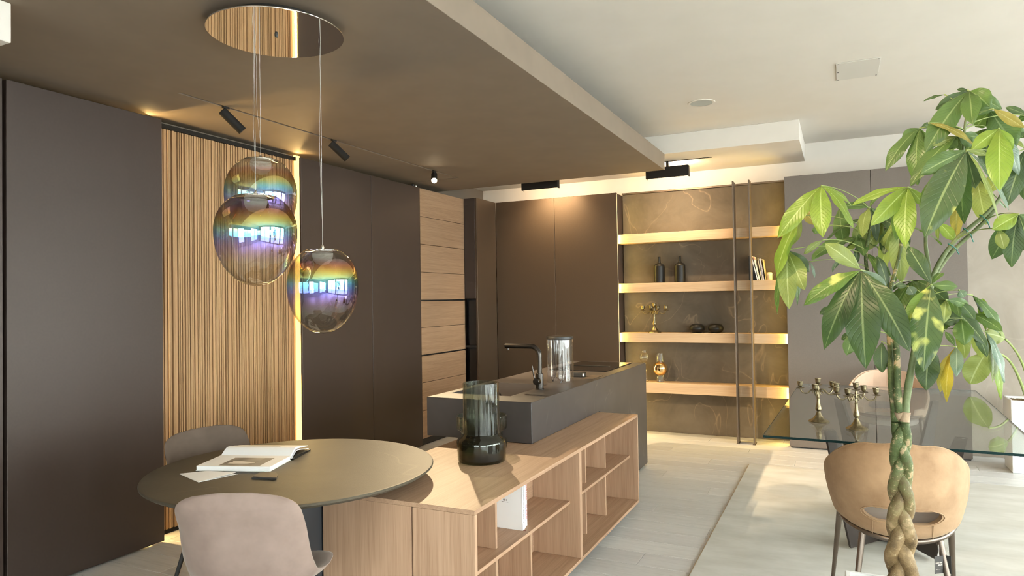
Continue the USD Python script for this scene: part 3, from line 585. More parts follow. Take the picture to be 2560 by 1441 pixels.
part(can, 'mirror_disc', lathe([(0, 0), (.283, 0), (.2865, .001), (.2875, .003), (.2865, .006), (0, .006)], 96, (-2.2, 2.245, 2.657)), chrome, 30)
part(can, 'mounting_drum', lathe([(0, 0), (.22, 0), (.22, .036), (0, .036)], 48, (-2.2, 2.245, 2.6635)), black_matte)
part(can, 'centre_screw', lathe([(0, -.012), (.006, -.012), (.008, -.004), (.008, 0), (0, 0)], 12, (-2.2, 2.245, 2.657)), black)
def glass_lamp(x, y, ztop, zbot, r, label, egg):
    t = thing('glass_pendant', label, 'pendant lamp', (x, y, zbot), 'three hanging glass lamps')
    H = ztop-zbot; cap = .072
    # outline: wide shoulders cut off flat at the top, tapering to a rounded foot
    zz = np.linspace(0, 1, 44); pr = []
    for s in zz:
        zc = .56+.05*egg
        q = (s-zc)/(1.06-zc) if s > zc else (zc-s)/zc
        pr.append((r*max(0, 1-q**(2.15 if s <= zc else 2.2))**(.5 if s > zc else .535), zbot+H*s))
    pr = [p for p in pr if not (p[1] > zbot+.8*H and p[0] < cap)]
    pr[0] = (0, zbot)
    out = pr+[(cap, ztop-.001)]
    prof = np.array(out)
    sh = lathe([(a, b) for a, b in prof], 72); sh.apply_translation((x, y, 0))
    part(t, 'glass_globe', sh, iridescent('iridescent_'+t.path.split('/')[-1], zbot, ztop), True)
    inn = np.array([(max(0, a-.004), b+(.004 if a < .05 else 0)) for a, b in prof[:-2]])
    si = lathe([(a, b) for a, b in inn], 64); si.apply_translation((x, y, 0)); part(t, 'inner_glass', si, clear_inner, True)
    part(t, 'cap', lathe([(0, .004), (cap-.002, .004), (cap+.002, 0), (cap+.002, -.004), (.05, -.009), (0, -.009)], 48, (x, y, ztop)), chrome, 30)
    part(t, 'diffuser', lathe([(.0465, 0), (.046, -.012), (.041, -.032), (.026, -.048), (0, -.055)], 40, (x, y, ztop-.012)), frosted, True)
    part(t, 'clamp', lathe([(0, 0), (.008, 0), (.008, .012), (.003, .022), (0, .022)], 16, (x, y, ztop+.0045)), chrome, 40)
    for k, (ox, oy) in enumerate(((.0, .0), (-.005, -.004)) if egg != .2 else ((.0, .0), (-.012, -.016))):
        b = .004 if k else 0
        w = [(x+ox, y+oy, 2.6565), (x+ox*.9+b, y+oy*.9, 2.45), (x+ox*.5-b*1.3, y+oy*.5, ztop+(2.66-ztop)*.45), (x+ox*.15+b*.4, y+oy*.15, ztop+.10), (x, y, ztop+.024)]
        part(t, 'cable', tube(spline(w, 24), .0006 if k else .0009, 6), cable_m, True)
glass_lamp(-2.168, 2.088, 1.922, 1.552, .163, 'iridescent egg-shaped glass lamp hanging in front, overlapping another at left', 1.0)
glass_lamp(-2.381, 2.325, 2.137, 1.775, .158, 'iridescent glass lamp hanging highest, partly hidden behind the front one', .2)
glass_lamp(-2.087, 2.397, 1.714, 1.342, .1555, 'iridescent glass lamp hanging lowest and rightmost against the dark panel', .35)

# ------------------------------------------------------------------ things on the round table
def printed(name, c): return plain(name, c, .6, spec=.3)
bk = thing('open_book', 'large open picture book with white pages lying on the round stone table', 'book', (-2.42, 2.26, .7508))
e0, e1, e2, e3 = [np.array(v) for v in ((-2.5667, 2.1173, 0), (-2.2458, 2.2323, 0), (-2.2925, 2.4323, 0), (-2.607, 2.307, 0))]
ux = (e1-e0)/np.linalg.norm(e1-e0); uy = np.array((-ux[1], ux[0], 0)); ux3 = ux; LW = .341; LD = .207; TZ = .7508
bm = np.eye(4); bm[:3, 0], bm[:3, 1] = ux, uy; bm[:3, 3] = (e0[0], e0[1], TZ)
def bkm(m): m = m.copy(); m.apply_transform(bm); return m
part(bk, 'page_block', bkm(bx(.002, LW-.002, 0, LD, .002, .020, .001)), noisy('page_edges', (.70, .68, .66), (.80, .78, .75), scale=40, rough=.7, stretch=(1, 1, 40)))
part(bk, 'cover', bkm(bx(0, LW, -.003, LD+.004, 0, .002, .0005)), paper)
part(bk, 'right_page', bkm(bx(0.001, LW-.001, -.001, LD, .0203, .0209, 0)), paper)
def quad(x0, x1, y0, y1, z): return bx(x0, x1, y0, y1, z, z+.0002, 0)
part(bk, 'printed_photo', bkm(quad(.097, .286, .012, .160, .0211)), MAT('photo_print', {'g': ('geometry', {}), 'n': ('noise_texture', dict(scale=9., detail=1)), 'r': ('rgb_ramp', {'ramp': [(.3, (.10, .085, .07)), (.5, (.22, .19, .155)), (.7, (.34, .30, .25))]}), 'p': ('principled_bsdf', dict(roughness=.5))}, [('g.position', 'n.vector'), ('n.fac', 'r.fac'), ('r.color', 'p.base_color')]), label='sepia photograph of a curved sofa printed on the page')
part(bk, 'printed_shape', bkm(extr([(.118, .050), (.150, .046), (.205, .050), (.238, .062), (.236, .072), (.205, .080), (.160, .094), (.122, .098), (.128, .078), (.122, .066)], .0214, .0216)), printed('print_pale', (.62, .56, .49)))
part(bk, 'printed_panel', bkm(quad(.243, .284, .014, .158, .0214)), printed('print_grey', (.27, .235, .195)))
cv = []
for s in np.linspace(0, 1, 24):
    yy = LD+.002+.20*s; h = .0205+.030*math.sin(min(1, s*2.6)*math.pi/2)*(1-.80*max(0, (s-.25)/.75)**1.1)
    cv.append((yy, h))
ed = [(y, z) for y, z in cv]+[(y, max(z-.012*(1-.7*i/23), .004)) for i, (y, z) in reversed(list(enumerate(cv)))]
def slab(edge, xa, xb):
    P = np.array([[(xa, y, z), (xb, y, z)] for y, z in edge]); m = grid(P, closed_u=True); n = len(edge); v, f = m.vertices, [tuple(q) for q in m.faces]
    h = n//2
    for o, fl_ in ((0, 0), (1, 1)):
        for i in range(h-1):
            q = [2*i+o, 2*(i+1)+o, 2*(n-2-i)+o, 2*(n-1-i)+o]; f += [(q[0], q[1], q[2]), (q[0], q[2], q[3])] if fl_ else [(q[0], q[2], q[1]), (q[0], q[3], q[2])]
    m = trimesh.Trimesh(v, np.array(f), process=False); trimesh.repair.fix_normals(m); return m
part(bk, 'curled_pages', bkm(slab(ed, .001, LW-.001)), paper, 40)
ed2 = [(y, max(z-.014, .010)) for y, z in cv]+[(y, max(z-.017, .007)) for y, z in reversed(cv)]
part(bk, 'loose_leaf', bkm(slab(ed2, .004, LW+.004)), plain('leaf_bluish', (.62, .62, .66), .6), 40)
part(bk, 'dark_cover', bkm(slab([(y, .0062+.010*min(1, i/5)*(1-i/24)) for i, (y, z) in enumerate(cv)]+[(y+.004, .0015) for i, (y, z) in reversed(list(enumerate(cv)))], -.004, LW+.012)), black, label='black back cover showing under the curled pages')
part(bk, 'printed_strip', bkm(grid(np.array([[(.075, y, z+.0005), (.25, y, z+.0005)] for y, z in cv[9:18]]), flip=True)), printed('print_strip', (.20, .17, .14)))
pa = np.array([(-2.586, 2.048), (-2.389, 1.982), (-2.343, 2.147), (-2.498, 2.118)])
P3 = [(*p, .7512) for p in pa]
fd = thing('folded_paper', 'folded white sheet lying in front of the open book', 'paper', (-2.45, 2.08, .7508))
part(fd, 'lower_sheet', trimesh.convex.convex_hull(np.array([(x, y, z) for x, y in pa for z in (.7509, .7517)])), paper)
pb = pa+np.array([(.003, .0), (.003, .003), (-.012, -.002), (0, -.004)])
zz = (.7522, .7522, .757, .757); part(fd, 'upper_sheet', trimesh.convex.convex_hull(np.array([(x, y, z+d) for (x, y), z in zip(pb, zz) for d in (0, .0007)])), paper)
smp = thing('sample_card', 'small dark fanned sample cards lying on the round table near the book', 'sample cards', (-2.2, 2.15, .7508))
for k in range(2):
    sa = np.array([(-2.2276, 2.1099), (-2.2546, 2.1774), (-2.1929, 2.2024), (-2.1528, 2.1755), (-2.1198, 2.1331)])+k*np.array((.004, .003))
    part(smp, 'card', trimesh.convex.convex_hull(np.array([(x, y, z+k*.0050) for x, y in sa for z in (.7509, .7555)])), plain(f'card_{k}', (.02, .018, .015) if k == 0 else (.055, .045, .034), .5))

# ------------------------------------------------------------------ smoked glass vases
smoke = pane('smoked_glass', (.69, .71, .655), 1.52, (1, 1, 1), 1.15)
smoke_base = pane('smoked_glass_thick', (.50, .52, .44), 1.52, (1, 1, 1), 1.2)
VZ = .6725
def vase(name, label, c, prof_low, prof_up, ribs):
    t = thing(name, label, 'vase', (c[0], c[1], VZ), None)
    part(t, 'base', lathe(prof_low, 120, (c[0], c[1], VZ), ribs, .004), smoke_base, True)
    part(t, 'neck', lathe(prof_up, 120, (c[0], c[1], VZ), ribs, .012), smoke, True)
    return t
th = .005
vase('smoked_vase', 'tall ribbed smoked glass vase on a wide drum base, in front on the low cabinet', (-1.642, 3.047),
     [(0, .001), (.110, .001), (.119, .006), (.121, .02), (.121, .095), (.117, .112), (.102, .124), (.094, .134), (.092, .140), (.087, .140), (.096, .122), (.111, .108), (.114, .094), (.114, .022), (.105, .010), (0, .009)],
     [(.092, .141), (.0915, .20), (.0905, .392), (.090, .3935), (.0865, .3935), (.086, .392), (.087, .20), (.087, .141)], 22)
vase('smoked_vase', 'ribbed smoked glass vase with a wide collar rim, standing behind the tall one', (-1.777, 3.300),
     [(0, .001), (.125, .001), (.135, .006), (.137, .02), (.137, .045), (.130, .058), (.116, .064), (.111, .064), (.122, .055), (.129, .044), (.129, .02), (0, .01)],
     [(.115, .065), (.113, .085), (.115, .100), (.130, .108), (.137, .115), (.138, .180), (.1365, .183), (.132, .183), (.131, .180), (.130, .12), (.112, .108), (.108, .095), (.109, .085), (.110, .065)], 24)
# books in the low cabinet
wb = plain('book_white', (.78, .765, .75), .55)
for k, (y0, y1, h, dep, lab) in enumerate(((2.945, 2.972, .262, .155, 'thick white book with a ribbon marker, first of three in the low cabinet'), (2.980, 2.998, .268, .155, 'thin white book with a blue spine line, middle of three in the low cabinet'),
                                  (3.006, 3.026, .266, .155, 'white book with red lettering on its spine, last of three in the low cabinet'))):
    t = thing('book', lab, 'book', (-1.45, (y0+y1)/2, .3885), None)
    x1, x0 = CX1-.062-.006*k-.03, CX1-.062-dep-.03
    part(t, 'cover', cat_(bx(x0, x1, y0, y0+.002, .3885, .3885+h, .0005), bx(x0, x1, y1-.002, y1, .3885, .3885+h, .0005), bx(x1-.002, x1, y0, y1, .3885, .3885+h, .0005)), wb)
    part(t, 'pages', bx(x0+.004, x1-.0025, y0+.0025, y1-.0025, .392, .385+h, 0), noisy('book_pages', (.72, .70, .66), (.80, .78, .74), scale=60, rough=.8, stretch=(1, 30, 1)) if k == 0 else UsdShade.Material.Get(stage, '/World/Looks/book_pages'))
    def spine(txt, height, zc, col, dy=0.0, bold=True):
        m = meshkit.text_mesh(txt, height, .0003, bold); L = m.bounds[1][0]-m.bounds[0][0]
        m.apply_translation((-(m.bounds[0][0]+m.bounds[1][0])/2, -(m.bounds[0][1]+m.bounds[1][1])/2, 0))
        M = np.eye(4); M[:3, 0], M[:3, 1], M[:3, 2] = (0, 0, -1), (0, 1, 0), (1, 0, 0); M[:3, 3] = (x1+.0002, (y0+y1)/2+dy, zc); m.apply_transform(M); return m
    if k == 0:
        part(t, 'spine_print', cat_(spine('IL SUPERCONDOMINIO DELLA LANTERNA', .0068, .535, None), spine('e', .006, .425, None)), black)
        lg = cat_(bx(x0+.055, x0+.0575, y0-.0004, y0, .520, .5285, 0), bx(x0+.0615, x0+.0665, y0-.0004, y0, .5195, .529, 0), bx(x0+.0705, x0+.073, y0-.0004, y0, .520, .5285, 0), bx(x0+.046, x0+.082, y0-.0004, y0, .514, .5158, 0))
        part(t, 'cover_emblem', lg, plain('emblem_grey', (.13, .12, .11), .6))
        part(t, 'ribbon', tube([(x1-.03, y0+.01, .3895), (x1+.004, y0+.010, .3892), (x1+.012, y0+.004, .3888)], [.002, .0025, .003], 6), plain('ribbon_red', (.16, .03, .02), .7))
    elif k == 1:
        part(t, 'spine_print', cat_(spine('architettura', .005, .60, None, .003), spine('progetti di interni e cucine', .0045, .46, None, .003)), plain('print_blue', (.20, .24, .42), .6))
    else:
        part(t, 'spine_print', cat_(spine('RICETTARIO', .013, .565, None), spine('CUCINA', .013, .455, None)), plain('print_red', (.52, .07, .06), .6))

# ------------------------------------------------------------------ island: glass jar lamp and transformer
jx, jy = -1.759, 4.424
jr = thing('glass_cylinder_lamp', 'clear glass cylinder with a dark lid and loose wires inside, on the island', 'lamp', (jx, jy, IZ))
jar_glass = pane('jar_glass', (.965, .96, .95), 1.5, gain=1.2)
part(jr, 'glass_cylinder', lathe([(.0905, .001), (.0915, .003), (.0915, .296), (.0885, .296), (.0885, .003), (.0905, .001)], 64, (jx, jy, IZ)), jar_glass, 30)
part(jr, 'lid', lathe([(0, .297), (.090, .297), (.093, .300), (.093, .314), (.091, .318), (0, .318)], 48, (jx, jy, IZ)), black, 30)
part(jr, 'inner_wavy_glass', lathe([(.050, .03), (.046, .08), (.052, .14), (.047, .21), (.053, .295)], 60, (jx, jy, IZ), 9, .07), pane('wavy_glass', (.90, .91, .93), 1.5, gain=1.4), True)
part(jr, 'wire', tube(spline([(jx-.02, jy-.03, IZ+.296), (jx-.028, jy-.032, IZ+.15), (jx-.02, jy-.045, IZ+.05), (jx-.035, jy-.05, IZ+.02)], 20), .0013, 6), black)
part(jr, 'wire', tube(spline([(jx+.03, jy-.02, IZ+.10), (jx+.035, jy-.04, IZ+.06), (jx+.03, jy-.065, IZ+.012)], 14), .0013, 6), black)
part(jr, 'wire', tube(spline([(jx-.035, jy-.05, IZ+.02), (jx-.05, jy-.045, IZ+.03), (jx-.045, jy-.03, IZ+.045), (jx, jy-.02, IZ+.02), (jx+.02, jy-.01, IZ+.012), (jx+.045, jy, IZ+.04), (jx+.06, jy+.01, IZ+.02)], 40), .0011, 6), black)
for q in ((jx-.036, jy-.05, IZ+.014), (jx+.03, jy-.067, IZ+.008), (jx+.012, jy-.012, IZ+.006)): part(jr, 'connector', lathe([(0, -.005), (.006, -.004), (.007, 0), (.006, .004), (0, .006)], 14, q), black, 40)
bxd = thing('transformer_box', 'small black transformer box with a cable lying behind the glass cylinder', 'transformer', (-1.74, 4.77, IZ))
part(bxd, 'case', rot(bx(-1.80, -1.70, 4.735, 4.805, IZ+.001, IZ+.034, .004), (0, 0, 1), 8, (-1.75, 4.77, 0)), black)
part(bxd, 'label', rot(bx(-1.7145, -1.7025, 4.7335, 4.7345, IZ+.008, IZ+.028, 0), (0, 0, 1), 8, (-1.75, 4.77, 0)), paper)
part(bxd, 'cable', tube(spline([(-1.80, 4.765, IZ+.015), (-1.86, 4.74, IZ+.018), (-1.84, 4.68, IZ+.006), (-1.78, 4.66, IZ+.005), (-1.82, 4.60, IZ+.004)], 24), .002, 6), black)

# ------------------------------------------------------------------ candelabras
def candelabra(label, loc, scale, rotz, arms, mat, group=None):
    t = thing('candelabra', label, 'candelabra', loc, group, rotz=rotz); k = scale
    def sc(m): m = m.copy(); m.vertices = np.array(m.vertices)*k; return m
    part(t, 'foot', sc(lathe([(0, 0), (.055, 0), (.057, .003), (.054, .007), (.046, .012), (.030, .020), (.019, .036), (.013, .050), (.011, .056), (0, .056)], 48, ngon=8)), mat, 35, local=True)
    part(t, 'stem', sc(lathe([(0, .055), (.009, .055), (.009, .060), (.015, .066), (.0175, .075), (.014, .088), (.0095, .105), (.0075, .135), (.0095, .137), (.0095, .141), (.007, .143), (.007, .168), (.0135, .171), (.0135, .175), (.007, .178), (.007, .196), (0, .196)], 32, ngon=8)), mat, 35, local=True)
    cup = [(0, 0), (.005, 0), (.0075, .003), (.013, .010), (.0145, .018), (.0148, .030), (.0172, .033), (.0165, .036), (.0125, .036), (.012, .020), (0, .016)]
    dish = [(0, -.002), (.008, -.003), (.021, -.0005), (.0225, .001), (.021, .002), (.008, .0005), (0, 0)]
    part(t, 'centre_cup', sc(lathe(cup, 24, (0, 0, .216), ngon=8)), mat, 40, local=True); part(t, 'centre_dish', sc(lathe(dish, 28, (0, 0, .213))), mat, 40, local=True)
    part(t, 'centre_stem', sc(lathe([(.006, .195), (.0045, .203), (.006, .214), (0, .215)], 16)), mat, 40, local=True)
    for a in arms:
        c, s_ = math.cos(math.radians(a)), math.sin(math.radians(a))
        w = spline([(.006, .176), (.022, .188), (.038, .182), (.052, .166), (.070, .160), (.088, .168), (.097, .186)], 28)
        ar = part(t, 'arm', sc(tube([(r*c, r*s_, z) for r, z in w], np.linspace(.0036, .0042, 28), 10)), mat, 50, local=True)
        cu = [(.020+.010*math.cos(q), .166+.010*math.sin(q)) for q in np.linspace(-.3, 4.6, 16)]
        part(ar, 'scroll', sc(tube([(r*c, r*s_, z) for r, z in cu], .0026, 8)), mat, 50, local=True)
        part(ar, 'dish', sc(lathe(dish, 28, (.0975*c, .0975*s_, .190))), mat, 40, local=True)
        part(ar, 'cup', sc(lathe(cup, 24, (.0975*c, .0975*s_, .193), ngon=8)), mat, 40, local=True)
    return t
candelabra('brass five-armed candelabra on the glass table, farther left of the two', (-.127, 4.36, .7455), 1.0, 0, (172, -8, 262, 40), brass)
candelabra('brass five-armed candelabra on the glass table, nearer and right of the two', (.067, 4.19, .7455), 1.0, 0, (-6, 66, 190, 245), brass)
candelabra('small brass candelabra on the third oak shelf of the niche', (-1.825, 7.380, 1.1005), 1.28, 0, (180, 0, 300, 120), brass)

# ------------------------------------------------------------------ things on the shelves
ceramic = plain('black_ceramic', (.009, .008, .007), .42, spec=.28)
for x, lab in ((-1.772, 'matt black ceramic bottle on the second shelf, left of the pair'), (-1.548, 'matt black ceramic bottle on the second shelf, right of the pair')):
    t = thing('ceramic_bottle', lab, 'bottle', (x, 7.42, 1.6405))
    part(t, 'body', lathe([(0, 0), (.052, 0), (.057, .004), (.058, .02), (.058, .175), (.055, .190), (.042, .203), (.022, .213), (.017, .222), (0, .222)], 40, (x, 7.42, 1.6405)), ceramic, 35)
    part(t, 'neck', lathe([(.0165, .221), (.0155, .24), (.0135, .272), (.0145, .284), (.010, .284), (.010, .25), (0, .24)], 24, (x, 7.42, 1.6405)), ceramic, 40)
for x, lab in ((-1.378, 'squat round black vase on the third shelf, left of the pair'), (-1.185, 'squat round black vase on the third shelf, right of the pair')):
    solo('pebble_vase', lathe([(0, 0), (.045, 0), (.066, .012), (.078, .034), (.0795, .052), (.070, .076), (.050, .090), (.024, .092), (.020, .088), (.018, .05), (0, .03)], 44, (x, 7.41, 1.1005)), ceramic, lab, 'vase', 50)
gold = plain('gold_mirror', (.95, .70, .36), .04, 1.)
clear = pane('clear_glass', (.97, .97, .96), 1.5, gain=1.5)
g1 = thing('oil_lamp', 'glass lamp with a gold mirrored ball on the lowest oak shelf', 'lamp', (-1.776, 7.40, .5655)); lx, ly, lz = -1.776, 7.40, .5655
part(g1, 'foot', lathe([(0, 0), (.042, 0), (.045, .004), (.044, .075), (.040, .075), (.040, .008), (0, .006)], 36, (lx, ly, lz)), clear, 40)
part(g1, 'gold_ball', lathe([(.03, .073)]+[(.080*math.sin(a), .145-.078*math.cos(a)) for a in np.linspace(.45, 2.70, 24)], 44, (lx, ly, lz)), gold, True, label='gold mirrored ball')
part(g1, 'chimney', lathe([(.044, .205), (.044, .31), (.0415, .31), (.0415, .205)], 36, (lx, ly, lz)), clear, 40)
g2 = thing('oil_lamp', 'clear glass lamp on the lowest shelf, half hidden by the island corner', 'lamp', (-1.952, 7.41, .5655)); lx, ly = -1.952, 7.41
part(g2, 'foot', lathe([(0, 0), (.045, 0), (.047, .006), (.030, .03), (.026, .19), (.030, .205), (.026, .205), (.022, .19), (0, .03)], 32, (lx, ly, lz)), clear, 40)
part(g2, 'globe', lathe([(.028, .206)]+[(.058*math.sin(a), .262-.058*math.cos(a)) for a in np.linspace(.52, 2.6, 22)]+[(.027, .312)], 40, (lx, ly, lz)), clear, True)
part(g2, 'chimney', lathe([(.026, .311), (.026, .338), (.024, .338), (.024, .311)], 28, (lx, ly, lz)), clear, 40)
bcols = [(.70, .68, .72), (.76, .72, .62), (.52, .46, .36), (.50, .47, .55), (.48, .40, .26)]
spec = [(-.752, .010, .262, -13, 0, 'tall thin white book, first of the leaning row on the second shelf'), (-.734, .015, .246, -12, 1, 'cream book with an orange top, second of the leaning row on the shelf'), (-.712, .009, .225, -9, 2, 'thin beige book, third of the leaning row on the second shelf'),
        (-.696, .016, .222, -8, 3, 'mauve grey book with dark spine marks, fourth of the leaning row'), (-.674, .006, .215, -7, 4, 'thin olive book, last of the leaning row on the second shelf')]
for x, w, h, tilt, ci, lab in spec:
    t = thing('book', lab, 'book', (x, 7.42, 1.6405), 'leaning books on the second shelf')
    piv = (x+w/2 if tilt > 0 else x+w/2, 7.4, 1.6405)
    cm = plain(f'book_cover_{ci}', bcols[ci], .6)
    part(t, 'cover', rot(cat_(bx(x-w/2, x+w/2, 7.345, 7.348, 1.6405, 1.6405+h, .0005), bx(x-w/2, x-w/2+.0015, 7.348, 7.49, 1.6405, 1.6405+h, 0), bx(x+w/2-.0015, x+w/2, 7.348, 7.49, 1.6405, 1.6405+h, 0)), (0, 1, 0), tilt, piv), cm)
    part(t, 'pages', rot(bx(x-w/2+.0018, x+w/2-.0018, 7.350, 7.487, 1.643, 1.638+h, 0), (0, 1, 0), tilt, piv), UsdShade.Material.Get(stage, '/World/Looks/book_pages'))
    if ci == 1: part(t, 'spine_top', rot(bx(x-w/2, x+w/2, 7.3445, 7.3449, 1.6405+h-.03, 1.6405+h, 0), (0, 1, 0), tilt, piv), plain('book_orange', (.70, .28, .16), .6))
    if ci == 3: part(t, 'spine_print', rot(cat_(*[bx(x-w/2+.004, x+w/2-.004, 7.3445, 7.3449, 1.70+.018*j, 1.712+.018*j, 0) for j in range(6)]), (0, 1, 0), tilt, piv), plain('book_ink', (.22, .20, .26), .6))
    if ci == 0: part(t, 'spine_print', rot(bx(x-.002, x+.002, 7.3445, 7.3449, 1.68, 1.78, 0), (0, 1, 0), tilt, piv), UsdShade.Material.Get(stage, '/World/Looks/book_orange') or paper)
solo('bookend', cat_(bx(-.838, -.829, 7.36, 7.505, 1.6405, 1.89, .002), bx(-.829, -.69, 7.497, 7.506, 1.6405, 1.80, .002)), black, 'black upright bookend at the left of the leaning books', 'bookend')
mg = thing('beige_cup', 'small beige lidded pot at the right end of the leaning books', 'pot', (-.640, 7.39, 1.6405))
part(mg, 'body', lathe([(0, 0), (.022, 0), (.026, .004), (.026, .05), (0, .05)], 24, (-.640, 7.385, 1.6405)), plain('cup_beige', (.62, .50, .38), .6), 35)
part(mg, 'lid', lathe([(0, 0), (.027, 0), (.027, .02), (.018, .028), (0, .03)], 24, (-.640, 7.385, 1.6907)), plain('cup_lid', (.78, .64, .48), .6), 35)
# ------------------------------------------------------------------ plants
def leaf_mat(name, c1, c2, mid, trans, spots=None):
    c1, c2, mid, trans = [tuple(v*f for v in c) for c, f in ((c1, .62), (c2, .66), (mid, .75), (trans, .8))]
    n = {'u': ('uvmap', dict(attribute='st')), 's': ('separate_xyz', {}), 'a': ('math', dict(math_type='subtract', value2=.5)), 'ab': ('math', dict(math_type='absolute')),
         'v1': ('math', dict(math_type='multiply', value2=1.9)), 'tt': ('math', dict(math_type='multiply', value2=15.)), 'df': ('math', dict(math_type='subtract')), 'sx': ('math', dict(math_type='multiply', value2=5.6)), 'fr': ('math', dict(math_type='fraction')),
         'lr': ('rgb_ramp', {'ramp': [(0, (1, 1, 1)), (.10, (.25, .25, .25)), (.2, (0, 0, 0)), (.9, (0, 0, 0)), (1, (1, 1, 1))]}), 'mr': ('rgb_ramp', {'ramp': [(0, (1, 1, 1)), (.022, (.9, .9, .9)), (.04, (0, 0, 0))]}),
         'g': ('geometry', {}), 'nz': ('noise_texture', dict(scale=16., detail=4)), 'c': ('rgb_ramp', {'ramp': [(.3, c1), (.7, c2)]}),
         'x1': ('mix_color', dict(b=tuple(.45*c for c in c1))), 'k1': ('math', dict(math_type='multiply', value2=.30)), 'x2': ('mix_color', dict(b=mid)),
         'p': ('principled_bsdf', dict(roughness=.38, specular_ior_level=.42)), 't': ('translucent_bsdf', dict(color=trans)), 'mx': ('mix_closure', dict(fac=.30)),
         'b': ('bump', dict(strength=.35, distance=.0015, invert=True))}
    l = [('u.UV', 's.vector'), ('s.y', 'a.value1'), ('a.value', 'ab.value1'), ('s.x', 'tt.value1'), ('ab.value', 'sx.value1'), ('tt.value', 'df.value1'), ('sx.value', 'df.value2'), ('df.value', 'fr.value1'), ('fr.value', 'lr.fac'), ('ab.value', 'mr.fac'),
         ('g.position', 'nz.vector'), ('nz.fac', 'c.fac'), ('lr.color', 'k1.value1'), ('k1.value', 'x1.fac'), ('c.color', 'x1.a'), ('x1.result', 'x2.a'), ('mr.color', 'x2.fac'), ('lr.color', 'b.height'), ('b.normal', 'p.normal'),
         ('p.BSDF', 'mx.closure1'), ('t.BSDF', 'mx.closure2')]
    last = 'x2.result'
    if spots:
        n.update({'sn': ('noise_texture', dict(scale=26., detail=1)), 'sr': ('rgb_ramp', {'ramp': [(.60, (0, 0, 0)), (.72, (1, 1, 1))]}), 'x3': ('mix_color', dict(b=spots))})
        l += [('g.position', 'sn.vector'), ('sn.fac', 'sr.fac'), (last, 'x3.a'), ('sr.color', 'x3.fac')]; last = 'x3.result'
    l.append((last, 'p.base_color'))
    return MAT(name, n, l, 'mx.closure')
LM = {'b': leaf_mat('leaf_bright', (.235, .36, .040), (.36, .49, .075), (.52, .64, .22), (.36, .58, .08)), 'm': leaf_mat('leaf_green', (.095, .175, .045), (.15, .25, .07), (.34, .43, .17), (.22, .36, .06)),
      'd': leaf_mat('leaf_dark', (.055, .095, .036), (.09, .145, .055), (.30, .37, .16), (.13, .24, .05)), 'g': leaf_mat('leaf_yellow_green', (.26, .33, .07), (.36, .44, .13), (.54, .60, .26), (.42, .50, .10)),
      's': leaf_mat('leaf_silvery', (.19, .28, .19), (.28, .37, .27), (.46, .54, .40), (.22, .34, .14)), 'y': leaf_mat('leaf_olive_yellow', (.34, .30, .07), (.46, .40, .10), (.62, .55, .24), (.5, .42, .08)),
      'yy': leaf_mat('leaf_yellow', (.42, .34, .045), (.58, .46, .06), (.66, .56, .22), (.6, .45, .05)), 'ms': leaf_mat('leaf_spotted', (.13, .25, .045), (.20, .33, .06), (.40, .50, .18), (.28, .44, .07), (.62, .60, .16)),
      'ds': leaf_mat('leaf_dark_spotted', (.07, .115, .05), (.12, .17, .075), (.34, .42, .18), (.13, .27, .05), (.50, .52, .15))}
def leaf(t, hub, tip, W, nrm, mat, name='leaf', seed=0, arch=.10, roundness=.82):
    hub, tip, nrm = np.array(hub, float), np.array(tip, float), np.array(nrm, float); d = tip-hub; L = np.linalg.norm(d); a = d/L
    nrm = nrm-a*(a @ nrm); nrm /= np.linalg.norm(nrm); r = random.Random(seed)
    side = np.cross(nrm, a); ctrl = hub+d*.48+nrm*L*arch+side*L*r.uniform(-.05, .05)+np.array((0, 0, 1.))*L*.05
    n, m = 30, 11; T = np.linspace(0, 1, n); V = np.linspace(-1, 1, m); P = np.zeros((n, m, 3)); W = W*1.06; UVS = np.zeros((n, m, 2))
    ph, tw = r.uniform(0, 6), r.uniform(-.25, .25)
    for i, u in enumerate(T):
        c = hub*(1-u)**2+2*ctrl*u*(1-u)+tip*u*u; tg = 2*(ctrl-hub)*(1-u)+2*(tip-ctrl)*u; tg /= np.linalg.norm(tg)
        nn = nrm-tg*(tg @ nrm); nn /= np.linalg.norm(nn); sd = np.cross(nn, tg); q = tw*u; sd, nn = sd*math.cos(q)+nn*math.sin(q), nn*math.cos(q)-sd*math.sin(q)
        w = W/2*max(.02, math.sin(math.pi*min(1, u**1.28))**roundness)
        if u < .05: w = max(.0009, w*.4)
        for j, v in enumerate(V):
            lat = 15*u-2.8*abs(v); rip = .0035*min(1, W/.05)*abs(math.sin(math.pi*lat))**.7*(1-abs(v)**3)*min(1, u*8)*min(1, (1-u)*8)
            edge = .05*W*math.sin(ph+u*15+v)*abs(v)**2
            P[i, j] = c+sd*v*w+nn*(.20*w*abs(v)**1.2-.10*w*v*v*2*.5+rip+edge*min(1, u*4))
            UVS[i, j] = (u, v*.5+.5)
    M = grid(P)
    return part(t, name, M, mat, True, uv=UVS.reshape(-1, 2))
stem_g = noisy('stem_green', (.085, .11, .04), (.15, .18, .075), scale=50, rough=.55, bump=.2)
petiole_m = noisy('petiole_green', (.19, .25, .07), (.27, .32, .11), scale=30, rough=.5)
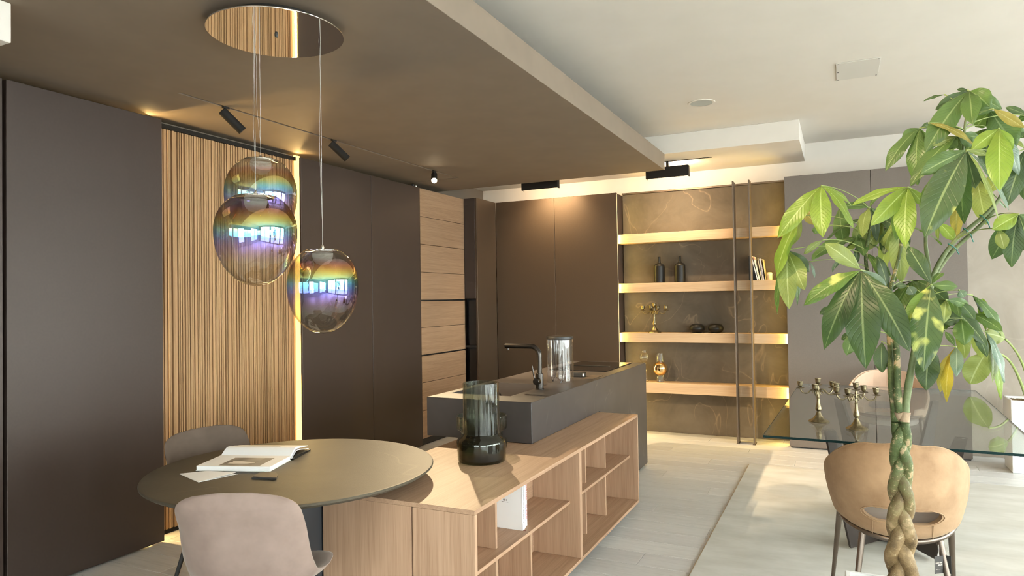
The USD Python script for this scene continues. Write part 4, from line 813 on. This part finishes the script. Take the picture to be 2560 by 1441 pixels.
bark = MAT('braided_bark', {'g': ('geometry', {}), 's': ('separate_xyz', {}), 'n': ('noise_texture', dict(scale=22., detail=6, roughness=.65)), 'n3': ('noise_texture', dict(scale=240., detail=3)), 'k': ('math', dict(math_type='multiply_add', value2=.55, value3=-.275)), 'ad': ('math', dict(math_type='add')),
    'm': ('map_range', dict(from_min=.80, from_max=1.00, to_min=0., to_max=1., clamp=True)), 'tan': ('rgb_ramp', {'ramp': [(.32, (.085, .055, .024)), (.5, (.19, .125, .058)), (.68, (.32, .22, .11))]}), 'gr': ('rgb_ramp', {'ramp': [(.34, (.032, .050, .014)), (.52, (.075, .10, .032)), (.575, (.11, .125, .05)), (.60, (.34, .25, .14))]}),
    'x': ('mix_color', {}), 'sp': ('noise_texture', dict(scale=95., detail=4, roughness=.7)), 'sr': ('rgb_ramp', {'ramp': [(.60, (0, 0, 0)), (.66, (1, 1, 1))]}), 'xs': ('mix_color', dict(b=(.36, .28, .165))), 'b': ('bump', dict(strength=.8, distance=.005)), 'mm': ('mix_float', dict(fac=.35)), 'p': ('principled_bsdf', dict(roughness=.6, specular_ior_level=.3))},
    [('g.position', 's.vector'), ('g.position', 'n.vector'), ('g.position', 'n3.vector'), ('n.fac', 'k.value1'), ('s.z', 'ad.value1'), ('k.value', 'ad.value2'), ('ad.value', 'm.value'), ('n.fac', 'tan.fac'), ('n.fac', 'gr.fac'), ('m.result', 'x.fac'), ('tan.color', 'x.a'), ('gr.color', 'x.b'), ('g.position', 'sp.vector'), ('sp.fac', 'sr.fac'), ('sr.color', 'xs.fac'), ('x.result', 'xs.a'), ('xs.result', 'p.base_color'),
     ('n.fac', 'mm.a'), ('n3.fac', 'mm.b'), ('mm.result', 'b.height'), ('b.normal', 'p.normal')])
pot_white = plain('planter_white', (.80, .80, .79), .35)
soil_m = noisy('coir_soil', (.10, .065, .03), (.34, .23, .11), scale=70, rough=.95, bump=.8, detail=8)
def planter(name, label, x0, y0, w, h, zf=.001):
    t = thing(name, label, 'planter', (x0+w/2, y0+w/2, zf))
    outer = mani(bx(x0, x0+w, y0, y0+w, zf, h, .004)); part(t, 'box', tri(outer-mani(bx(x0+.014, x0+w-.014, y0+.014, y0+w-.014, h-.075, h+.1, 0))), pot_white)
    s = solo('potting_soil', soil_mesh(x0+.0145, y0+.0145, w-.029, h), soil_m, 'brown fibrous soil filling the '+label, 'soil', True, kind='stuff')
    return t
def soil_mesh(x0, y0, w, h):
    n = 40; X, Y = np.meshgrid(np.linspace(x0, x0+w, n), np.linspace(y0, y0+w, n), indexing='ij'); Z = h-.028+.012*meshkit.fbm(np.stack([X*40, Y*40, X*0], -1), 4, 3)
    m = grid(np.stack([X, Y, Z], -1)); fib = []
    for k in range(260):
        a, b = nrng.uniform(.02, w-.02, 2); q = nrng.uniform(0, 6.28); l = nrng.uniform(.008, .02); c = np.array((x0+a, y0+b, h-.018))
        fib.append(tube([c-np.array((l*math.cos(q), l*math.sin(q), .004)), c+np.array((0, 0, .006)), c+np.array((l*math.cos(q), l*math.sin(q), -.002))], .0006, 4))
    mm = cat_(m, *fib); return mm
planter('planter', 'white square planter at the bottom edge holding the braided plant', -.0055, 2.143, .30, .60, .0095)
planter('planter', 'white square planter at the right edge beside the glass table', 1.24, 6.821, .30, .595)
PL1 = thing('money_tree', 'tall braided money tree with long drooping green leaves in front of the glass table', 'plant', (.145, 2.30, .58))
def strand(k):
    pts, rad = [], []
    for z in np.linspace(.582, 1.105, 90):
        s = (z-.575)/.53; A = .027*(1-s)+.0135*s; ph_ = 2*math.pi*((z-.575)/(.335-.03*s)+k/3)
        pts.append((.142+.010*s+A*math.sin(ph_), 2.31-.012*s+.55*A*math.sin(2*ph_), z)); rad.append((.0225*(1-s)+.0128*s)*(1+.05*math.sin(z*90+k)))
    return pts, rad
tops = {}
for k in range(3):
    p, r = strand(k); tops[k] = p[-1]
    part(PL1, 'trunk_strand', tube(p, r, 18), bark, True)
order = sorted(range(3), key=lambda k: tops[k][0]); TL, TM, TR = (tops[k] for k in order)
ST = [([TL, (.136, 2.305, 1.15), (.131, 2.31, 1.227), (.131, 2.33, 1.344), (.114, 2.36, 1.439), (.074, 2.38, 1.581), (.084, 2.4, 1.662), (.089, 2.42, 1.749)], .0115, .004),
      ([TM, (.147, 2.29, 1.15), (.145, 2.29, 1.229), (.143, 2.3, 1.345), (.131, 2.33, 1.451), (.147, 2.35, 1.535), (.158, 2.38, 1.712)], .0125, .004),
      ([TR, (.165, 2.292, 1.15), (.174, 2.29, 1.219), (.195, 2.29, 1.335), (.224, 2.3, 1.473), (.26, 2.3, 1.57), (.31, 2.3, 1.642), (.388, 2.3, 1.716), (.426, 2.3, 1.802), (.40, 2.30, 1.90)], .0112, .0042),
      ([(.195, 2.29, 1.335), (.233, 2.32, 1.473), (.27, 2.32, 1.567), (.321, 2.32, 1.629), (.365, 2.31, 1.674), (.394, 2.3, 1.712)], .0075, .005),
      ([(.224, 2.3, 1.473), (.232, 2.33, 1.59), (.234, 2.35, 1.662), (.266, 2.36, 1.732), (.325, 2.38, 1.836), (.338, 2.38, 1.941), (.346, 2.37, 2.002)], .006, .0035)]
allp = []
for pts, r0, r1 in ST:
    p = spline(pts, 50); allp.append(p); zz_ = np.linspace(0, 1, 50)
    part(PL1, 'stem', tube(p, (r1+(r0-r1)*(1-zz_)**1.4)*(1+.06*np.sin(zz_*60)), 14), stem_g if r0 < .0115 else bark, True)
tape_m = noisy('tape_beige', (.24, .165, .10), (.34, .245, .16), scale=80, rough=.8)
for p in allp[1:3]:
    i = int(np.argmin(abs(p[:, 2]-1.130))); q = p[i-1:i+2]; part(PL1, 'tape_band', tube(np.array([p[i]+(p[i+1]-p[i-1])*f for f in (-.40, -.2, 0, .2, .40)]), .0140, 18), tape_m, 50)
tie_m = plain('tie_green', (.02, .16, .12), .6)
for i in (30, 33, 36):
    c3 = allp[2][i]; c4 = allp[3][np.argmin(np.linalg.norm(allp[3]-c3, axis=1))]; c = (c3+c4)/2; tg = allp[2][i+1]-allp[2][i-1]; tg /= np.linalg.norm(tg); e1_ = c4-c3; D_ = np.linalg.norm(e1_); e1_ = e1_/max(D_, 1e-6); e1_ -= tg*(tg @ e1_); e1_ /= np.linalg.norm(e1_); e2_ = np.cross(tg, e1_)
    part(PL1, 'plant_tie', tube([c+e1_*(D_/2+.0105)*math.cos(a)+e2_*.0105*math.sin(a) for a in np.linspace(0, 6.2, 28)]+[c+e1_*(D_/2+.022)-e2_*.008-tg*.006], .0013, 6), tie_m, True)
allp = np.vstack([p[12:] for p in allp])
r_ = random.Random(11)
LEAVES = '''-0.044,2.28,1.813,-0.168,2.23,1.655,0.0559,-0.09,-0.93,0.37,b;-0.044,2.28,1.813,-0.041,2.18,1.647,0.0547,0.01,-0.86,0.52,b;-0.044,2.28,1.813,0.039,2.3,1.679,0.0426,0.68,-0.66,0.32,b;-0.044,2.28,1.813,0.038,2.36,1.756,0.0216,0.77,-0.56,0.31,b;0.003,2.5,1.767,0.015,2.52,1.644,0.0476,0,-0.99,-0.16,m;-0.058,2.4,1.701,-0.101,2.4,1.75,0.0335,-0.03,-1,-0.03,y;-0.058,2.4,1.701,-0.07,2.4,1.677,0.0231,0.06,-1,-0.03,m;-0.149,2.35,1.625,-0.098,2.29,1.496,0.0552,-0.11,-0.92,0.38,g;-0.149,2.35,1.625,-0.143,2.27,1.439,0.0552,0.06,-0.92,0.4,g;-0.149,2.35,1.625,-0.087,2.39,1.555,0.0384,0.27,-0.92,-0.29,d;-0.149,2.35,1.625,-0.125,2.4,1.448,0.0329,0.83,-0.56,-0.04,m;-0.149,2.35,1.625,-0.186,2.38,1.42,0.0351,-0.74,-0.67,0.03,m;-0.104,2.33,1.73,-0.177,2.28,1.537,0.0573,-0.55,-0.74,0.4,b;-0.104,2.33,1.73,-0.135,2.39,1.645,0.0332,-0.1,-0.83,-0.55,g;-0.043,2.3,1.649,-0.099,2.3,1.607,0.0197,0.04,-1,-0.06,g;-0.086,2.4,1.588,-0.073,2.4,1.535,0.0123,0.77,-0.61,0.19,s;0.089,2.42,1.752,0.006,2.37,1.753,0.0263,0.46,-0.76,0.47,m;0.089,2.42,1.752,0.048,2.45,1.78,0.0158,-0.34,-0.85,0.4,d;0.089,2.42,1.752,0.066,2.32,1.652,0.0386,-0.42,-0.59,0.69,g;0.089,2.42,1.752,0.106,2.42,1.646,0.0288,0.44,-0.9,0.07,d;0.089,2.42,1.752,0.136,2.47,1.709,0.0217,0.61,-0.76,-0.22,m;0.089,2.42,1.752,0.128,2.48,1.81,0.0248,-0.28,-0.57,0.77,m;0.132,2.45,1.712,0.068,2.45,1.616,0.0431,0.01,-1,-0,g;0.132,2.45,1.712,0.158,2.49,1.683,0.0177,0.38,-0.69,-0.62,d;0.183,2.26,1.786,0.083,2.18,1.674,0.0478,0.34,-0.88,0.33,b;0.183,2.26,1.786,0.165,2.16,1.608,0.0553,-0.25,-0.83,0.49,b;0.183,2.26,1.786,0.039,2.28,1.748,0.0319,-0.27,-0.7,0.66,b;0.183,2.26,1.786,0.226,2.3,1.733,0.0254,0.18,-0.85,-0.49,b;0.183,2.26,1.786,0.155,2.32,1.64,0.0433,-0.51,-0.83,-0.24,m;0.158,2.38,1.712,0.168,2.38,1.512,0.054,0.08,-1,0,g;0.158,2.38,1.712,0.119,2.41,1.529,0.0472,-0.81,-0.58,0.08,g;0.144,2.42,1.536,0.101,2.42,1.582,0.0249,-0.04,-1,-0.04,m;0.144,2.42,1.536,0.157,2.42,1.518,0.0173,-0.05,-1,-0.03,m;0.054,2.12,1.547,-0.035,2.1,1.624,0.0444,0.1,-0.99,-0.14,g;0.054,2.12,1.547,-0.093,2.07,1.451,0.0494,-0.03,-0.87,0.49,ms;0.054,2.12,1.547,-0.042,2.04,1.331,0.0674,-0.27,-0.86,0.44,d;0.054,2.12,1.547,0.057,2.02,1.286,0.0818,-0.03,-0.93,0.36,d;0.054,2.12,1.547,0.159,2.04,1.332,0.0705,-0.17,-0.95,0.27,d;0.054,2.12,1.547,0.114,2.14,1.495,0.0308,0.16,-0.97,-0.19,s;0.05,2.4,1.633,0.05,2.4,1.576,0.0175,-0.02,-1,0,d;-0.014,2.3,1.443,-0.058,2.3,1.422,0.0232,-0.01,-1,0.01,d;0.035,2.25,1.371,0.014,2.25,1.301,0.0353,-0.03,-1,0.01,m;0.035,2.25,1.371,0.001,2.27,1.346,0.019,-0.38,-0.9,-0.22,d;0.11,2.32,1.338,0.108,2.32,1.246,0.0406,-0.05,-1,0,d;0.13,2.35,1.481,0.103,2.35,1.597,0.0321,0.37,-0.93,0.09,d;0.13,2.35,1.481,0.077,2.4,1.61,0.0314,0.6,-0.63,0.49,m;0.221,2.14,1.503,0.156,2.11,1.385,0.0493,0.03,-0.97,0.23,ms;0.221,2.14,1.503,0.189,2.04,1.28,0.0713,-0.05,-0.91,0.42,ds;0.221,2.14,1.503,0.171,2.17,1.61,0.0413,-0.19,-0.96,0.18,d;0.221,2.14,1.503,0.281,2.14,1.497,0.0256,-0,-1,-0.02,m;0.221,2.14,1.503,0.255,2.19,1.536,0.0187,-0.09,-0.52,0.85,m;0.261,2.2,1.462,0.253,2.18,1.399,0.0283,-0.09,-0.95,0.31,g;0.261,2.2,1.462,0.318,2.25,1.443,0.0242,0.59,-0.77,-0.24,m;0.261,2.2,1.462,0.243,2.26,1.434,0.0333,-0.62,-0.48,-0.63,d;0.292,2.24,1.459,0.331,2.24,1.406,0.0286,-0.08,-1,-0.06,d;0.292,2.24,1.459,0.299,2.27,1.416,0.0223,-0.05,-0.81,-0.58,m;0.179,2.3,1.502,0.192,2.3,1.476,0.028,-0.07,-1,-0.03,s;0.179,2.3,1.502,0.15,2.32,1.503,0.0165,-0.56,-0.83,0,s;0.305,2.3,1.488,0.317,2.3,1.467,0.0249,-0.1,-0.99,-0.06,s;0.207,2.3,1.381,0.181,2.3,1.346,0.0349,-0.08,-1,0.06,m;0.207,2.3,1.381,0.193,2.33,1.309,0.0304,-0.18,-0.92,-0.35,d;0.225,2.28,1.334,0.213,2.25,1.206,0.0568,-0.08,-0.97,0.24,d;0.225,2.28,1.334,0.246,2.31,1.226,0.0276,0.74,-0.67,-0.05,s;0.311,2.32,1.407,0.266,2.32,1.394,0.0276,-0.02,-1,0.06,d;0.311,2.32,1.407,0.312,2.28,1.333,0.0476,-0.16,-0.87,0.47,m;0.311,2.32,1.407,0.322,2.35,1.289,0.0345,-0.11,-0.96,-0.26,g;0.311,2.32,1.407,0.284,2.34,1.461,0.023,-0.24,-0.94,0.23,m;0.311,2.32,1.407,0.317,2.38,1.331,0.0261,-0.69,-0.54,-0.48,m;0.34,2.36,1.393,0.376,2.36,1.295,0.0281,0.05,-1,0.02,d;0.384,2.42,1.365,0.386,2.47,1.462,0.0296,0.1,-0.89,0.45,b;0.384,2.42,1.365,0.392,2.39,1.22,0.0374,0.66,-0.72,0.19,g;0.384,2.42,1.365,0.417,2.37,1.222,0.0371,0.61,-0.69,0.39,s;0.384,2.42,1.365,0.417,2.42,1.167,0.0319,0.67,-0.73,0.11,b;0.353,2.42,1.473,0.424,2.42,1.366,0.0348,0.54,-0.76,0.36,m;0.353,2.42,1.473,0.387,2.45,1.411,0.0209,0.52,-0.85,-0.13,d;0.293,2.3,1.327,0.252,2.3,1.196,0.0365,-0.82,-0.51,0.26,y;0.293,2.3,1.327,0.263,2.25,1.176,0.0397,-0.81,-0.48,0.32,yy;0.293,2.3,1.327,0.282,2.22,1.251,0.0313,-0.08,-0.68,0.73,s;0.293,2.3,1.327,0.307,2.34,1.269,0.0218,0,-0.82,-0.57,g;0.293,2.3,1.327,0.268,2.3,1.37,0.016,-0.07,-1,-0.04,m;0.318,2.2,1.866,0.207,2.12,1.63,0.0838,0.07,-0.95,0.29,ds;0.318,2.2,1.866,0.203,2.16,1.805,0.0478,0.3,-0.95,0.05,m;0.318,2.2,1.866,0.205,2.23,1.724,0.0389,-0.68,-0.61,0.41,m;0.318,2.2,1.866,0.319,2.28,1.674,0.0562,-0.77,-0.59,-0.25,d;0.318,2.2,1.866,0.407,2.2,1.697,0.024,0.56,-0.77,0.3,s;0.318,2.2,1.866,0.379,2.17,1.673,0.0188,0.58,-0.76,0.3,g;0.318,2.2,1.866,0.368,2.23,1.853,0.0163,0.41,-0.84,-0.36,g;0.318,2.2,1.866,0.351,2.3,1.775,0.0376,0.06,-0.68,-0.73,d;0.368,2.4,1.823,0.389,2.4,1.678,0.0492,-0.17,-0.99,-0.02,g;0.368,2.4,1.823,0.402,2.44,1.779,0.0331,0.15,-0.79,-0.59,d;0.329,2.42,1.77,0.32,2.42,1.641,0.0349,-0.56,-0.83,0.04,y;0.329,2.42,1.77,0.306,2.42,1.736,0.0192,-0.04,-1,0.03,y;0.264,2.35,1.689,0.305,2.35,1.632,0.0304,-0.11,-0.99,-0.08,b;0.264,2.35,1.689,0.266,2.38,1.639,0.0157,-0.8,-0.5,-0.33,g;0.398,2.24,1.924,0.381,2.16,1.745,0.0575,-0.15,-0.9,0.41,b;0.398,2.24,1.924,0.331,2.22,1.869,0.037,0.2,-0.97,0.11,b;0.398,2.24,1.924,0.427,2.24,1.864,0.0281,-0.21,-0.97,-0.11,b;0.398,2.24,1.924,0.446,2.28,1.8,0.0376,0.45,-0.89,-0.11,s;0.398,2.24,1.924,0.416,2.34,1.855,0.0377,-0.09,-0.55,-0.83,d;0.356,2.4,2.076,0.27,2.4,2.032,0.031,0.07,-0.99,-0.13,d;0.356,2.4,2.076,0.235,2.34,1.895,0.0637,0.16,-0.96,0.21,m;0.356,2.4,2.076,0.348,2.3,1.955,0.0485,-0.17,-0.75,0.63,m;0.356,2.4,2.076,0.438,2.42,2.016,0.0353,-0.01,-0.94,-0.34,m;0.356,2.4,2.076,0.401,2.37,2.015,0.056,-0.44,-0.89,0.11,m;0.356,2.4,2.076,0.37,2.45,2.06,0.0238,0.18,-0.34,-0.93,m;0.295,2.4,2.074,0.24,2.4,2.062,0.0135,-0.13,-0.78,0.62,d;0.361,2.45,2.091,0.333,2.45,2.098,0.0109,-0.06,-0.96,-0.26,d;0.346,2.36,1.999,0.409,2.36,2.006,0.0208,0.02,-0.98,-0.19,m;0.403,2.34,2.002,0.475,2.34,1.939,0.0271,-0.18,-0.96,-0.2,y;0.414,2.45,2.023,0.475,2.45,1.906,0.0758,-0.22,-0.97,-0.11,m;0.414,2.45,2.023,0.445,2.49,1.973,0.0503,0.05,-0.79,-0.61,m;0.414,2.45,2.023,0.388,2.51,1.989,0.0436,-0.49,-0.58,-0.65,m;0.414,2.45,2.023,0.505,2.5,1.94,0.0477,0.08,-0.89,-0.45,m;0.229,2.4,1.981,0.133,2.36,1.852,0.0448,-0.23,-0.87,0.44,m;0.229,2.4,1.981,0.214,2.34,1.801,0.0514,-0.42,-0.85,0.32,m;0.229,2.4,1.981,0.18,2.4,1.953,0.0341,0.07,-0.99,-0.11,m;0.229,2.4,1.981,0.26,2.43,1.995,0.017,0.69,-0.72,0.06,m;0.229,2.4,1.981,0.253,2.43,1.906,0.0341,-0.04,-0.92,-0.38,m;0.317,2.36,1.938,0.193,2.31,1.796,0.0527,-0.39,-0.71,0.59,m;0.317,2.36,1.938,0.251,2.34,1.914,0.0234,0.3,-0.95,-0.05,g;0.317,2.36,1.938,0.374,2.39,1.935,0.0257,0.44,-0.86,-0.26,m;0.317,2.36,1.938,0.293,2.36,1.901,0.0351,-0,-1,0,m;0.317,2.36,1.938,0.366,2.39,1.911,0.0281,0.28,-0.85,-0.45,m;0.317,2.36,1.938,0.343,2.41,1.905,0.0283,0.21,-0.61,-0.76,m;0.246,2.34,1.981,0.357,2.34,1.902,0.0279,0.36,-0.79,0.5,y;0.428,2.2,1.685,0.365,2.17,1.645,0.04,0.3,-0.93,0.23,b;0.428,2.2,1.685,0.375,2.25,1.571,0.0515,-0.28,-0.92,-0.27,d;0.428,2.2,1.685,0.41,2.2,1.545,0.0443,-0.18,-0.98,0.02,d;0.428,2.2,1.685,0.45,2.2,1.574,0.0357,-0.2,-0.98,-0.04,d;0.428,2.2,1.685,0.475,2.25,1.661,0.0318,0.48,-0.7,-0.53,m;0.381,2.18,1.647,0.392,2.18,1.593,0.0295,-0.18,-0.98,-0.04,g;0.469,2.3,1.873,0.421,2.3,1.718,0.0507,-0.14,-0.99,0.04,d;0.469,2.3,1.873,0.471,2.35,1.739,0.04,-0.2,-0.92,-0.34,d;0.508,2.45,1.994,0.453,2.45,2.027,0.02,-0.14,-0.96,-0.24,d;0.508,2.45,1.994,0.488,2.48,1.992,0.0189,-0.77,-0.54,-0.33,d;0.508,2.45,1.994,0.526,2.45,2.039,0.0233,-0.1,-0.99,0.04,d'''
hubs = {}
for i, row in enumerate(LEAVES.split(';')):
    q = row.split(','); x = [float(v) for v in q[:10]]
    leaf(PL1, x[0:3], x[3:6], x[6], x[7:10], LM[q[10]], seed=i); hubs.setdefault(tuple(x[:3]), 0); hubs[tuple(x[:3])] += 1
# further leaves deeper in the crown
for i, (hx, hy, hz, n_) in enumerate(((.10, 2.47, 1.73, 5), (.16, 2.46, 1.70, 5), (.20, 2.42, 1.52, 5), (.27, 2.40, 1.46, 6), (.33, 2.44, 1.42, 6), (.42, 2.50, 1.98, 5), (.47, 2.42, 1.86, 5), (.34, 2.50, 1.84, 5), (.06, 2.44, 1.66, 4))):
    for k in range(n_):
        q = 6.283*(k+r_.random()*.6)/n_; L_ = r_.uniform(.12, .19); dr_ = r_.uniform(.35, .8); h_ = np.array((hx, hy, hz)); e_ = h_+L_*np.array((math.cos(q)*math.sqrt(1-dr_*dr_), math.sin(q)*math.sqrt(1-dr_*dr_)*.7, -dr_))
        leaf(PL1, h_, e_, L_*.30, (math.cos(q)*.5, math.sin(q)*.5-.4, .8), LM[r_.choice('mmddgms'[:6])], seed=300+10*i+k)
    hubs[(hx, hy, hz)] = n_
for h in hubs:
    h = np.array(h); w = np.linalg.norm(allp-h, axis=1)+.6*np.maximum(0, allp[:, 2]-h[2]+.02); b = allp[np.argmin(w)]; D = np.linalg.norm(h-b)
    if D > .012: part(PL1, 'petiole', tube(spline([b, (b*.6+h*.4)+np.array((0, 0, .08*D)), h], 14), [.0019]*4+[.0014]*8+[.0016]*2, 8), petiole_m, True)
    part(PL1, 'leaf_node', trimesh.creation.icosphere(1, .0028).apply_translation(h), petiole_m, True)
P2 = thing('leafy_plant', 'green plant with long arching stalks in the white planter at the right edge', 'plant', (1.38, 6.95, .57))
for st, lf in (([(1.38, 6.93, .580), (1.33, 6.78, .65), (1.27, 6.6, .76), (1.192, 6.45, .911), (1.091, 6.3, 1.01), (.987, 6.2, 1.028)], ((.987, 6.2, 1.028), (.868, 6.15, .791), .165)),
               ([(1.42, 6.96, .580), (1.398, 6.85, .61), (1.347, 6.7, .733), (1.263, 6.5, .923), (1.184, 6.35, 1.05), (1.113, 6.25, 1.128)], ((1.113, 6.25, 1.128), (.98, 6.2, 1.172), .135))):
    part(P2, 'stalk', tube(spline(st, 40), np.linspace(.013, .007, 40), 10), petiole_m, True)
    leaf(P2, lf[0], lf[1], lf[2], (-.2, -.9, .3), LM['g'], seed=3, roundness=.6)
for k, (dx, dz) in enumerate(((0, 0), (.03, -.1), (.06, .05))):
    leaf(P2, (1.42+dx, 6.92, .582), (1.375+dx*1.5, 6.84, 1.53+dz), .05, (-.3, -.9, .2), LM['m'], seed=9+k)
ceiling_spot(-.75, 1.15, (.15, 2.35, 1.78), 'white ceiling spotlight behind the camera aimed at the braided plant', 34., 17)
